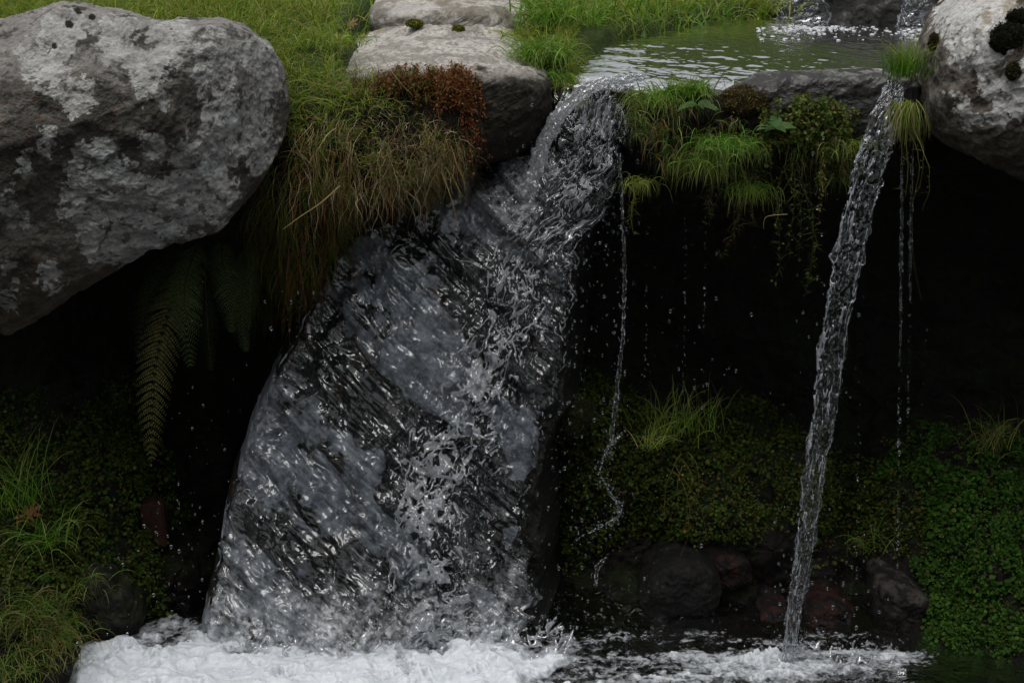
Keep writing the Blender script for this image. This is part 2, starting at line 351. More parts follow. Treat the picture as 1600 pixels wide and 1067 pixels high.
BANK[..., 2] = np.where(_top & (_y < 2.3), np.where(_y < .55, np.minimum(BANK[..., 2], ZP + .02), ZP + .06 + .04 * sstep(0, .5, _y - .6)) * (1 - _s) + (ZP - .05) * _s, BANK[..., 2])
_bm = sstep(-.62, -.5, _x) * sstep(.12, .0, _x) * sstep(.15, .3, _y) * sstep(1.9, 1.7, _y)
BANK[..., 2] = np.where((np.broadcast_to(tk[:, None], _x.shape) < 8), BANK[..., 2] * (1 - _bm) + np.minimum(BANK[..., 2], 1.84) * _bm, BANK[..., 2])
bn = gnormals(BANK)
if bn[40, 400, 2] < 0: bn = -bn
near = (np.abs(BANK[..., 0]) < 2.6) & (TK > 3)
amp = np.where(TK < 7.2, .012, np.where(TK > 12, .085, .05))
under_pool = _top & (_s > .5)
amp = np.where(under_pool, .006, amp)
disp = fbm(BANK * 3.5, 6, 3) * amp * np.where(near, 1, .3) + fbm(BANK * 11, 3, 33, ridge=True) * amp * .25
BANK = BANK + bn * disp[..., None]
bn = gnormals(BANK); bn *= np.sign(bn[40, 400, 2])
n1 = fbm(BANK * 6, 4, 50)
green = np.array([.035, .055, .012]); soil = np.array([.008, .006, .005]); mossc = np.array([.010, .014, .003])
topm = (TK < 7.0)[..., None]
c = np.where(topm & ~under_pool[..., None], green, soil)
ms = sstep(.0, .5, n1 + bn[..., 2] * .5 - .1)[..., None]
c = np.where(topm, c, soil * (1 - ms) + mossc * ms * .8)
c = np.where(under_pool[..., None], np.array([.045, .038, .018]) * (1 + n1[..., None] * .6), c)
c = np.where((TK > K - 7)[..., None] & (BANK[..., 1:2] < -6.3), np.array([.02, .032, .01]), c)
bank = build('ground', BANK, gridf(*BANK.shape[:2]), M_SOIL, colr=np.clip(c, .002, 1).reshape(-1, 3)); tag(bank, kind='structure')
BPX, BPY = proj(BANK)
def sample(mask, n, g=rng):
    """random points on the bank where mask (grid bool or density) holds"""
    e1 = np.linalg.norm(np.cross(BANK[1:, :-1] - BANK[:-1, :-1], BANK[:-1, 1:] - BANK[:-1, :-1]), axis=-1)
    wgt = (e1 * mask[:-1, :-1]).ravel(); wgt = wgt / wgt.sum(); cs = np.cumsum(wgt)
    k = np.searchsorted(cs, g.random(n)); k = np.clip(k, 0, len(cs) - 1); i, j = np.divmod(k, BANK.shape[1] - 1)
    u, v = g.random((2, n, 1))
    p = BANK[i, j] + u * (BANK[i + 1, j] - BANK[i, j]) + v * (BANK[i, j + 1] - BANK[i, j])
    return p, bn[i, j], TK[i, j]

# ------------------------------------------------------------------ boulders from a silhouette, a depth and a thickness
def bnorm(V, c):
    n = gnormals(np.concatenate([V[:, -3:], V, V[:, :3]], 1))[:, 3:-3]
    if np.sum(n * (V - c)) < 0: n = -n
    for a, b in ((0, 4), (-1, -5)):
        m_ = unit(n[b].mean(0)); lo, hi = (0, 4) if a == 0 else (len(n) - 4, len(n))
        n[lo:hi] = m_
    return n
def boulder(name, outline, ctr, Y, thick, mat, seed, amp=.03, res=(520, 700), color=None, pw=.55, tilt=0.0, strata=0, back=None, shear=None, fine=.35, top=None, facets=None):
    o = at(np.array([p[0] for p in outline]), np.array([p[1] for p in outline]), Y); c = at(ctr[0], ctr[1], Y)
    d = o - c; ang = np.arctan2(d[:, 2], d[:, 0]); r = np.hypot(d[:, 0], d[:, 2])
    s = np.argsort(ang); ang, r = ang[s], r[s]
    ang = np.concatenate([ang - 2 * np.pi, ang, ang + 2 * np.pi]); r = np.concatenate([r, r, r])
    nph, nth = res
    th = np.linspace(-np.pi, np.pi, nth, endpoint=False); rr = np.interp(th, ang, r)
    kern = np.hanning(13); kern /= kern.sum(); rr = np.convolve(np.concatenate([rr[-6:], rr, rr[:6]]), kern, 'valid')
    s_ = np.linspace(-1, 1, nph); ph = np.sign(s_) * np.arccos(np.clip(np.sin(np.pi / 2 * (1 - np.abs(s_))), 0, 1) ** (1 / pw))
    cph = np.clip(np.cos(ph), 0, 1) ** pw; cph[[0, -1]] = 0; sph = np.sign(np.sin(ph)) * np.abs(np.sin(ph)) ** .9
    V = np.empty((nph, nth, 3))
    V[..., 0] = c[0] + cph[:, None] * rr * np.cos(th); V[..., 2] = c[2] + cph[:, None] * rr * np.sin(th)
    tk_ = np.where(sph < 0, thick, back or thick)
    V[..., 1] = Y + (sph * tk_)[:, None]
    V[..., 1] += (V[..., 2] - c[2]) * tilt
    if shear is not None: V[..., 1] += shear(V)
    if top is not None:
        zt = top(V); k_ = .045; e_ = V[..., 2] - zt; V[..., 2] = np.where(e_ > -k_, zt - k_ * np.exp(-np.clip((e_ + k_) / k_, 0, 30)), V[..., 2])
    if facets is not None: V = facets(V, c)
    n = bnorm(V, c)
    q = V * 4.0 / max(.25, thick * 2)
    base = fbm(q, 3, seed) + .35 * fbm(q * 1.6 + 3, 3, seed + 9, ridge=True)
    if strata: base = base + strata * fbm(np.stack([V[..., 0] * 3 + V[..., 2] * 2, V[..., 1] * 4, V[..., 2] * 14 - V[..., 0] * 7], -1), 4, seed + 5, ridge=True)
    det = fbm(V * 22, 5, seed + 20, .6) + .3 * fbm(V * 40, 3, seed + 30, ridge=True)
    edge = np.clip(np.abs(np.sin(ph))[:, None] * 2, .35, 1)
    V = V + n * (base * amp * edge + det * amp * fine * .5)[..., None]
    n = bnorm(V, c)
    C = color(V, n, base, det) if color else np.full(V.shape, .2)
    ob = build(name, V, gridf(nph, nth, True), mat, colr=np.clip(C, .003, .9).reshape(-1, 3)); place(ob, (c[0], Y, V[..., 2].min()))
    return ob, V, n
def mixc(a, b, t): return np.asarray(a) * (1 - t[..., None]) + np.asarray(b) * t[..., None]
def blobs(V, L, seed, wob=18, s=22):
    px, py = proj(V); q = V * s; wx = fbm(q, 5, seed, .6) * wob; wy = fbm(q + 40, 5, seed + 4, .6) * wob
    m = np.full(px.shape, -99.)
    for x, y, r in L: m = np.maximum(m, r - np.hypot(px + wx - x, py + wy - y))
    return m
def col_left(V, n, base, det):
    px, py = proj(V)
    nz = fbm(V * 9, 5, 71, .6); n2 = fbm(V * 34, 4, 77, .6); n3 = fbm(V * 4, 3, 79)
    c = mixc((.052, .047, .040), (.115, .107, .094), sstep(-.3, .5, nz + n3 * .5))
    c = mixc(c, (.16, .09, .05), sstep(.45, .8, n2) * .5)
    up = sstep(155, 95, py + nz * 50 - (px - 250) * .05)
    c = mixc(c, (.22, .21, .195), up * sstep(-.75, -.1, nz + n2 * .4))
    L1 = [(150, 265, 52), (130, 320, 42), (205, 320, 58), (165, 375, 42), (215, 375, 42), (280, 325, 52), (330, 300, 45), (305, 250, 38), (350, 210, 48), (395, 190, 38), (410, 240, 30),
          (235, 130, 32), (215, 100, 28), (70, 218, 24), (34, 260, 21), (345, 85, 40), (400, 85, 32), (330, 125, 25), (120, 140, 30), (120, 165, 20), (60, 95, 40), (355, 150, 20), (5, 310, 16), (25, 335, 16),
          (10, 420, 18), (75, 435, 22), (8, 470, 18), (180, 60, 35), (100, 50, 35), (270, 70, 40), (340, 330, 25), (255, 165, 12), (420, 130, 25), (90, 130, 22), (400, 150, 20), (240, 230, 22), (130, 215, 0)]
    m = blobs(V, L1, 81); l1 = sstep(0, 3.5, m + n2 * 3); hol = sstep(.42, .5, fbm(V * 26, 4, 95, .6))
    l1 = l1 * (1 - hol * .85)
    c = mixc(c, np.array([.31, .308, .29]) * (1 + .22 * n2[..., None] + .12 * nz[..., None]), l1)
    m2 = blobs(V, [(185, 258, 30), (165, 250, 18), (35, 262, 14), (195, 275, 18), (330, 262, 22), (360, 190, 18), (150, 355, 15), (270, 360, 14), (230, 355, 12), (400, 205, 14)], 91, 14, 30); c = mixc(c, (.44, .45, .44), sstep(0, 4, m2) * l1 * .9)
    cr = sstep(.55, .9, base * -1.0) * .6
    c = mixc(c, (.05, .038, .028), cr)
    crack = sstep(.035, .0, np.abs(perlin(V * np.array([5, 5, 9]) + fbm(V * 20, 3, 66)[..., None] * .25, 99))) * sstep(-.1, .3, nz + .1)
    c = mixc(c, (.03, .024, .018), crack * .8)
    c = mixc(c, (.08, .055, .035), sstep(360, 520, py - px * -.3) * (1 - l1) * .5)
    mo = blobs(V, [(122, 18, 6), (145, 28, 6), (108, 38, 7), (85, 72, 4)], 97, 3, 30); c = mixc(c, (.012, .015, .006), sstep(-1, 1, mo))
    return c
def facets_left(V, c):
    for n_, d_ in (((.25, -1, -.30), .31), ((-.1, -.75, .66), .36), ((-.5, -.7, -.5), .44), ((.75, -.65, .05), .50)):
        n_ = unit(np.array(n_)); e_ = (V - c) @ n_ - d_; V = V - n_ * (np.where(e_ > 0, e_, 0) * .8)[..., None]
    return V
def hollow_left(V):
    px, py = proj(V)
    g = lambda x, y, sx, sy: np.exp(-((px - x) / sx) ** 2 - ((py - y) / sy) ** 2)
    front = V[..., 1] < 0
    return np.where(front, .10 * g(40, 350, 80, 50) + .05 * g(10, 440, 60, 22) + .025 * g(230, 185, 110, 18) - .02 * g(210, 150, 120, 30) - .04 * g(60, 110, 90, 40) + .05 * g(60, 165, 90, 20) - .05 * g(200, 320, 130, 70), 0)
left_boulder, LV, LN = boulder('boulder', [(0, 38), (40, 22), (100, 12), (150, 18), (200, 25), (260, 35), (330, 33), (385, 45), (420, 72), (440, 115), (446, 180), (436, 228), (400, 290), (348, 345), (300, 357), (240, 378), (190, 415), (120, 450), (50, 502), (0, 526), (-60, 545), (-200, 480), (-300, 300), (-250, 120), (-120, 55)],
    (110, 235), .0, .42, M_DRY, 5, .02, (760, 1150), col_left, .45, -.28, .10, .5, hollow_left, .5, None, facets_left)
tag(left_boulder, 'huge grey boulder mottled with pale lichen overhanging the fern', 'boulder')
def col_right(V, n, base, det):
    nz = fbm(V * 11, 5, 171, .6); n2 = fbm(V * 40, 4, 177, .6)
    c = mixc((.06, .048, .038), (.17, .15, .13), sstep(-.4, .5, nz + n2 * .4))
    px, py = proj(V)
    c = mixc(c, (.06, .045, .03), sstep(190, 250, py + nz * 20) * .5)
    m = blobs(V, [(1500, 30, 45), (1540, 55, 50), (1525, 80, 40), (1560, 20, 40), (1550, 130, 22), (1580, 140, 30), (1600, 160, 30), (1620, 130, 40), (1470, 45, 15), (1560, 175, 20), (1510, 170, 14), (1520, 185, 16), (1700, 60, 90), (1490, 155, 10)], 181, 16)
    hol = sstep(.5, .6, fbm(V * 24, 4, 195, .6))
    c = mixc(c, np.array([.47, .46, .44]) * (1 + .15 * n2[..., None]), sstep(0, 3, m) * (1 - hol * .8))
    m2 = blobs(V, [(1580, 15, 18), (1545, 30, 14), (1600, 30, 20), (1530, 45, 10)], 185, 14); c = mixc(c, (.26, .23, .17), sstep(0, 5, m2) * .8)
    return c
right_boulder, RV, RN = boulder('boulder', [(1560, -20), (1510, 5), (1478, 28), (1456, 60), (1447, 105), (1446, 160), (1458, 200), (1490, 230), (1545, 247), (1600, 275), (1700, 285), (1830, 200), (1850, 50), (1780, -60), (1650, -80)],
    (1610, 95), .1, .38, M_DRY, 15, .022, (520, 700), col_right, .5, -.12, .18, .4)
tag(right_boulder, 'rounded boulder with bright white lichen and black moss beside the pool', 'boulder')
def col_centre(V, n, base, det):
    nz = fbm(V * 9, 5, 271, .6); n2 = fbm(V * 40, 4, 277, .6); px, py = proj(V)
    c = mixc((.25, .235, .205), (.43, .41, .375), sstep(-.45, .2, nz + n2 * .5))
    c = mixc(c, (.13, .10, .075), sstep(.35, .5, n2 + nz * .3) * .6)
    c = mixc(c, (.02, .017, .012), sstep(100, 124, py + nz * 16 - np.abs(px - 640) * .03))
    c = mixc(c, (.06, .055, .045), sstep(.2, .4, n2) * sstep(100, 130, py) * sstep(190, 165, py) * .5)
    return c
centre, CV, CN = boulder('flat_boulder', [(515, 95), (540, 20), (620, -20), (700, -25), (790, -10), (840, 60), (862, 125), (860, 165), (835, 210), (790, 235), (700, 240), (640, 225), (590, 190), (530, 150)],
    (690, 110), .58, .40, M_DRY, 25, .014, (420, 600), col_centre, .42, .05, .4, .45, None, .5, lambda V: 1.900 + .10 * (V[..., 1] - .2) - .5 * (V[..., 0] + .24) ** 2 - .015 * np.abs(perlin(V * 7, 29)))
tag(centre, 'flat pale grey rock in the middle with red plants along its edge', 'rock')
back_rock, _, _ = boulder('flat_boulder', [(585, 30), (590, -30), (640, -50), (720, -50), (790, -30), (825, 25), (825, 62), (770, 85), (690, 90), (610, 70)],
    (700, 35), 1.3, .38, M_DRY, 28, .014, (300, 420), lambda V, n, b, d: mixc((.2, .18, .15), (.40, .38, .35), sstep(-.5, .3, fbm(V * 10, 5, 301, .6))), .5, .05, .4, .3, None, .5, lambda V: 2.035 + .06 * (V[..., 1] - 1.1) - .3 * (V[..., 0] + .25) ** 2)
tag(back_rock, 'smaller flat grey rock behind the middle one, mossy crack between them', 'rock')
def col_ledge(V, n, base, det):
    nz = fbm(V * 9, 5, 371, .6); n2 = fbm(V * 30, 4, 377, .6); px, py = proj(V)
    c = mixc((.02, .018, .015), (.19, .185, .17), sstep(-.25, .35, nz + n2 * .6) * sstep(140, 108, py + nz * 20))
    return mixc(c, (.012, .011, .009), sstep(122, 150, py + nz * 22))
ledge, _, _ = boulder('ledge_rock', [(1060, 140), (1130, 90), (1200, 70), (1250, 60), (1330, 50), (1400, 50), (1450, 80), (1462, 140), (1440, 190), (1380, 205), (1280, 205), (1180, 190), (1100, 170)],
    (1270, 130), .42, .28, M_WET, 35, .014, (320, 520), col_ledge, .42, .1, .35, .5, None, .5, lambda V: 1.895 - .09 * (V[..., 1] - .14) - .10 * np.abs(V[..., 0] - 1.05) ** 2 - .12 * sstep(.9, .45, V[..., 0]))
tag(ledge, 'wet dark ledge rock under the upper pool between the two falls', 'rock')
lip, _, _ = boulder('lip_rock', [(880, 150), (920, 118), (985, 100), (1050, 100), (1110, 110), (1120, 160), (1080, 215), (1000, 225), (940, 215), (895, 190)],
    (1000, 160), .50, .16, M_WET, 37, .01, (200, 320), lambda V, n, b, d: mixc((.03, .028, .012), (.11, .085, .04), sstep(-.3, .5, fbm(V * 14, 4, 391))), .5, .1, .3, .2, None, .4, lambda V: 1.80 + 0 * V[..., 0] - .25 * sstep(.45, .28, V[..., 1]) * .3)
tag(lip, 'brown mossy rock at the crest where the main fall bends over', 'rock')
def dark_rock(nm, out, ctr, Y, th, seed, cols, label, mat=M_SLAB, am=.012):
    o, _, _ = boulder(nm, out, ctr, Y, th, mat, seed, am, (150, 220), lambda V, n, b, d: mixc(cols[0], cols[1], sstep(-.3, .5, fbm(V * 20, 4, seed))), .6, -.2, None, .3)
    return tag(o, label, 'rock')
dark_rock('stone', [(110, 900), (150, 880), (190, 905), (222, 965), (215, 990), (165, 1005), (110, 995), (85, 950)], (160, 945), -.02, .1, 41, ((.006, .006, .004), (.02, .02, .01)), 'black wet stone at the left edge of the foam below the brick')
dark_rock('stone', [(40, 1060), (70, 1035), (105, 1040), (122, 1065), (110, 1100), (40, 1110)], (80, 1070), -.3, .09, 42, ((.015, .014, .012), (.05, .045, .04)), 'small dark stone under the grass in the bottom corner')
for i, (o_, c_, Y_, lb) in enumerate([
    ([(1105, 880), (1130, 862), (1165, 870), (1170, 900), (1140, 915), (1110, 905)], (1138, 890), .28, 'rust brown stone under the green mound left of the thin fall'),
    ([(1185, 965), (1200, 945), (1225, 950), (1232, 985), (1215, 1002), (1190, 998)], (1210, 975), .15, 'orange brown stone just left of the foot of the thin fall'),
    ([(1260, 950), (1290, 935), (1325, 945), (1335, 980), (1310, 998), (1265, 995)], (1297, 967), .15, 'orange brown stone just right of the foot of the thin fall')]):
    dark_rock('stone', o_, c_, Y_, .06, 45 + i, ((.004, .002, .0015), (.020, .007, .004)), lb)
dark_rock('stone', [(1370, 900), (1400, 905), (1440, 950), (1475, 990), (1460, 1012), (1400, 1000), (1375, 950)], (1415, 955), .12, .08, 49, ((.007, .006, .005), (.035, .03, .027)), 'long grey stone at the foot of the right-hand green bank')
dark_rock('stone', [(1010, 900), (1060, 870), (1110, 880), (1120, 930), (1090, 975), (1020, 975)], (1065, 925), .2, .1, 50, ((.003, .003, .003), (.008, .007, .006)), 'dark block of stone behind the splash at the pool edge')

# the brick
def outward(V, fs):
    V = V - V.mean(0); vol = 0
    for f in fs:
        for k in range(1, f.shape[1] - 1): vol += np.einsum('ij,ij->i', V[f[:, 0]], np.cross(V[f[:, k]], V[f[:, k + 1]])).sum()
    return [f[:, ::-1] for f in fs] if vol < 0 else fs
def rbox(cx, cz, Y, wx, wz, wy, rz, name, mat, colr):
    import bmesh
    bm = bmesh.new(); bmesh.ops.create_cube(bm, size=1)
    for v in bm.verts: v.co = Vector((v.co.x * wx, v.co.y * wy, v.co.z * wz))
    bmesh.ops.bevel(bm, geom=list(bm.edges), offset=.006, segments=3, affect='EDGES')
    bmesh.ops.subdivide_edges(bm, edges=list(bm.edges), cuts=3, use_grid_fill=True)
    V = np.array([v.co[:] for v in bm.verts]); bm.faces.ensure_lookup_table()
    V += fbm(V * 60, 3, 3)[:, None] * .0025
    c, s = math.cos(rz), math.sin(rz); V = np.stack([V[:, 0] * c - V[:, 2] * s + cx, V[:, 1] + Y, V[:, 0] * s + V[:, 2] * c + cz], 1)
    me = bpy.data.meshes.new(name); me.from_pydata(V.tolist(), [], [[v.index for v in f.verts] for f in bm.faces]); bm.free()
    a = me.color_attributes.new('col', 'FLOAT_COLOR', 'POINT'); cc = np.ones((len(V), 4), np.float32); cc[:, :3] = np.array(colr) * (1 + .3 * fbm(V * 50, 3, 9)[:, None]); a.data.foreach_set('color', cc.ravel())
    me.materials.append(mat); o = bpy.data.objects.new(name, me); col.objects.link(o); place(o, (cx, Y, cz - wz / 2)); return o
bp = at(240, 820, .28)
tag(rbox(bp[0], bp[2], .3, .085, .17, .06, .04, 'brick', M_SLAB, (.03, .012, .008)), 'old dark red brick standing on end below the fern', 'brick')

# ------------------------------------------------------------------ slab under the main fall and the water on it
ROWS = [  # Lpx, Lpy, Ly, Rpx, Rpy, Ry
 (868, 150, .50, 1000, 140, .44), (845, 205, .44, 985, 190, .36), (790, 255, .42, 975, 240, .33), (660, 300, .40, 950, 310, .32), (550, 385, .38, 908, 400, .30),
 (495, 470, .33, 890, 500, .26), (440, 575, .27, 880, 600, .2), (395, 680, .2, 850, 700, .15), (362, 780, .12, 835, 800, .1), (345, 880, .05, 830, 900, .03), (325, 960, -.02, 830, 970, -.03), (310, 1030, -.10, 830, 1030, -.10)]
RL = np.array([at(r[0], r[1], r[2]) for r in ROWS]); RR = np.array([at(r[3], r[4], r[5]) for r in ROWS])
def loft(U, Vv):
    l = spline(RL, 0, Vv); r = spline(RR, 0, Vv)
    P = l + (r - l) * U[..., None]
    P[..., 1] -= .07 * np.sin(np.pi * np.clip(U, 0, 1)) * (.4 + Vv)
    return P
def slab_relief(P, k=1.0):
    q = np.stack([P[..., 0] + P[..., 2] * .75, P[..., 1], P[..., 2] + P[..., 0] * .9], -1)   # diagonal strata
    return .040 * fbm(np.stack([q[..., 0] * 2.0, q[..., 1] * 3, q[..., 2] * 6], -1), 4, 60) + .018 * (fbm(P * 9, 4, 61, ridge=True) if k == 1 else fbm(P * 9, 1, 61, ridge=True))
nu, nv = 520, 760
u = np.linspace(-.03, 1.10, nu); v = np.linspace(0, 1, nv); U, Vv = np.meshgrid(u, v)
S0 = loft(U, Vv); sn = gnormals(S0); sn *= -np.sign(np.sum(sn[..., 1]))
SL = S0 + sn * slab_relief(S0)[..., None]
SL[..., 1] += .25 * sstep(.0, -.04, U) + .5 * np.clip((U - 1.0 + .035 * fbm(np.stack([Vv * 14, 0 * U, 0 * U], -1), 3, 89)) / .10, 0, 1) ** 1.3
sides = []
ext = np.array([0, 1.])
left_ = SL[:, :1] + np.array([.10, .55, 0]); right_ = SL[:, -1:] + np.array([-.05, .5, 0])
SS = np.concatenate([left_, SL, right_], 1)
q = np.stack([SS[..., 0] + SS[..., 2] * .75, SS[..., 1], SS[..., 2] - SS[..., 0] * .6], -1)
z1 = fbm(np.stack([SS[..., 2] * 2.2 + SS[..., 0] * 1.7, SS[..., 1] * 2, (SS[..., 2] * .7 - SS[..., 0]) * -5.5], -1) + fbm(SS * 7, 3, 8)[..., None] * .4, 4, 62, .6)
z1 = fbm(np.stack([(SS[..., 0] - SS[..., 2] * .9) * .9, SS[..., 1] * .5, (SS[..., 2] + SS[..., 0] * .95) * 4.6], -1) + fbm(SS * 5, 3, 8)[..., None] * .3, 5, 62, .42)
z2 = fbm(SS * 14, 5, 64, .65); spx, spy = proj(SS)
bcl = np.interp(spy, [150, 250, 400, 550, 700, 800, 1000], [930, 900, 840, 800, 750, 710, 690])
pale = sstep(-.04, .10, z1 - .45 * np.exp(-((spx - bcl) / 62) ** 2) + z2 * .12 - .04 + .12 * sstep(380, 560, spy) - .5 * sstep(860, 960, spx) - 1.5 * np.concatenate([U[:, :1] * 0, sstep(.93, 1.0, U + .05 * perlin(np.stack([Vv * 22, U * 22, 0 * U], -1), 88)), U[:, :1] * 0 + 1], 1))  # sky reflections on the water, painted into the rock colour as pale bands
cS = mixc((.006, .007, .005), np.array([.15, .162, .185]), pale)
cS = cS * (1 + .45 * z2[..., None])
cS = mixc(cS, (.03, .028, .012), sstep(.2, .5, fbm(SS * 5, 3, 66)) * .8 * sstep(250, 200, spy))
cS = mixc(cS, (.05, .028, .015), sstep(.35, .6, fbm(SS * 8, 3, 67)) * .35)
_ur = np.concatenate([U[:, :1] * 0, sstep(.93, 1.0, U), U[:, :1] * 0 + 1], 1)
cS = mixc(cS, (.006, .006, .005), _ur * .9)
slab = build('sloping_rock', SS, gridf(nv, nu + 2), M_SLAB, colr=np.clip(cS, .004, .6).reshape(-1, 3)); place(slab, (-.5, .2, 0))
tag(slab, 'steep wet rock face behind the main fall, reflected sky painted on it as pale diagonal bands', 'rock')

# water film of the main fall
fall = empty('waterfall', (-.4, .1, 0)); tag(fall, 'broad glassy waterfall fanning out over the steep rock into foam', 'waterfall')
nu, nv = 640, 960
u = np.linspace(0, 1, nu); v = np.linspace(0, 1, nv); U, Vv = np.meshgrid(u, v)
edge = .012 * perlin(np.stack([Vv * 30, Vv * 0, Vv * 0], -1), 5) + .006 * perlin(np.stack([Vv * 90, Vv * 0, Vv * 0], -1), 7)
edgeR = .05 * fbm(np.stack([Vv * 9, Vv * 0, Vv * 0 + 3], -1), 4, 6, .7)
U2 = U + edge * (1 - U) + edgeR * U ** 3
S0 = loft(U2, Vv); sn = gnormals(S0); sn *= -np.sign(np.sum(sn[..., 1]))
fl = np.stack([(U * 1.15), Vv * 1.9, 0 * U], -1)
warp = perlin(fl * 3, 21)
A = fbm(np.stack([fl[..., 0] * 9 + warp, fl[..., 1] * 5, 0 * U], -1), 3, 70)
B = fbm(np.stack([fl[..., 0] * 34 + warp * 2, fl[..., 1] * 22, 0 * U], -1), 3, 73, .6)
BC = np.interp(v, [0, .1, .22, .35, .5, .62, .75, .88, 1], [.6, .68, .78, .78, .72, .68, .66, .72, .75])[:, None]   # centre of the turbulent band
band = np.exp(-((U - BC) / .16) ** 2)
dg = np.stack([(S0[..., 0] - S0[..., 2]) * 4.5, S0[..., 1] * 2, (S0[..., 2] + S0[..., 0]) * 8], -1)
th = .024 + .014 * fbm(dg + perlin(S0 * 8, 4)[..., None] * .5, 4, 75, .55) + (.003 + .006 * band) * A + (.0004 + .0085 * band) * B
edgef = np.minimum(sstep(0, .03, U), sstep(1, .97, U))
W = S0 + sn * ((slab_relief(S0, .5) + .009) * 1.0 + th * edgef - .02 * (1 - edgef))[..., None]
spx, spy = proj(W)
airn = fbm(np.stack([fl[..., 0] * 14 + warp, fl[..., 1] * 7, 0 * U], -1), 4, 80, .6)
air = .0 + .05 * sstep(-.1, .5, airn) + .06 * band * sstep(-.3, .4, airn) + .75 * sstep(880, 1020, spy + airn * 60) + .5 * np.exp(-((spx - 820 + (spy - 250) * .2) / 40) ** 2) * sstep(230, 270, spy) * sstep(420, 330, spy)
air += .25 * sstep(.1, .0, U) * sstep(.4, .6, Vv)
air = np.clip(air, 0, .95)
child(build('water_sheet', W, gridf(nv, nu), M_SHEET, colr=np.repeat(air[..., None], 3, -1).reshape(-1, 3)), fall)

def lace(name, nS, nT, wS, wT, mapf, rad, thr, off, parent, seed, lam=.045, vox=.0025, nn=14, lamT=None):
    """ligaments of water along the zero lines of a warped noise, as round threads (openvdb level set in sheet space)"""
    s = np.arange(nS) * vox; t = np.arange(nT) * vox; S, T = np.meshgrid(s, t, indexing='ij')
    q = np.stack([S / lam, T / (lamT or lam), 0 * S], -1); q = q + .55 * np.stack([perlin(q * 1.3, seed), perlin(q * 1.3, seed + 1), 0 * S], -1)
    rg = 1 - 2.4 * np.abs(perlin(q, seed + 2)) + .5 * (1 - 2.4 * np.abs(perlin(q * 2.3 + 9, seed + 3))) - .5 + .35 * perlin(q * 5.1, seed + 4)
    R = thr * (rg - rad(S, T)); hgt = off(S, T)
    n = (np.arange(-nn, nn + 1) * vox)
    D = (np.abs(n[None, None] - hgt[..., None]) - R[..., None]) * .7
    D = np.minimum(D, vox * 3).astype(np.float32); D[[0, -1]] = vox * 3; D[:, [0, -1]] = vox * 3; D[:, :, [0, -1]] = vox * 3
    if openvdb is None: return None
    gr = openvdb.FloatGrid(vox * 3); gr.copyFromArray(D, tolerance=0)
    pts, tris, quads = gr.convertToPolygons(isovalue=0.0, adaptivity=0.0)
    if len(pts) == 0: return None
    pts = np.asarray(pts, float); Vw = mapf(pts[:, 0] * vox / wS, pts[:, 1] * vox / wT, (pts[:, 2] - nn) * vox)
    return Vw, outward(Vw, [np.asarray(f, np.int64) for f in (tris, quads) if len(f)])
WS, WT = 1.15, 1.95
def sheet_normal_map(uu, vv):
    gi = np.clip((vv * (nv - 1)), 0, nv - 1.001); gj = np.clip(uu * (nu - 1), 0, nu - 1.001)
    i, j = gi.astype(int), gj.astype(int); fi, fj = (gi - i)[:, None], (gj - j)[:, None]
    return (W[i, j] * (1 - fi) * (1 - fj) + W[i + 1, j] * fi * (1 - fj) + W[i, j + 1] * (1 - fi) * fj + W[i + 1, j + 1] * fi * fj), sn[i, j]
def map_main(a, b, n):
    P, N_ = sheet_normal_map(np.clip(a, 0, 1), np.clip(b, 0, 1)); return P + N_ * (n + .014)[:, None]
def rad_main(S, T):
    uu, vv = S / WS, T / WT
    c_ = np.interp(vv[0], [0, .1, .22, .35, .5, .62, .75, .88, 1], [.6, .68, .78, .80, .72, .68, .64, .68, .72])[None]
    wd = np.interp(vv[0], [0, .1, .3, .6, 1], [.28, .30, .18, .15, .16])[None]
    b_ = np.exp(-((uu - c_) / wd) ** 2)
    m = perlin(np.stack([S * 7, T * 7, 0 * S], -1), 9) + .5 * perlin(np.stack([S * 22, T * 22, 0 * S], -1), 10)
    rim = np.exp(-(uu / .02) ** 2) * (vv > .35) + np.exp(-((1 - uu) / .02) ** 2) * .6
    return 1.03 - (.70 + .12 * vv) * b_ - .45 * m * (.5 + .5 * b_) - .75 * rim
off1 = lambda S, T: .006 + .014 * perlin(np.stack([S * 12, T * 12, 0 * S], -1), 14) + .004
parts = []
for k, (sd_, lm) in enumerate(((100, .06), (130, .03))):
    r = lace('x', int(WS / .0025), int(WT / .0025), WS, WT, map_main, rad_main if k == 0 else (lambda S, T: rad_main(S, T) + .12), (.017, .010)[k], off1, fall, sd_, lm)
    if r: tag(child(build('water_strand', r[0], r[1], M_STRAND), fall), kind='stuff')

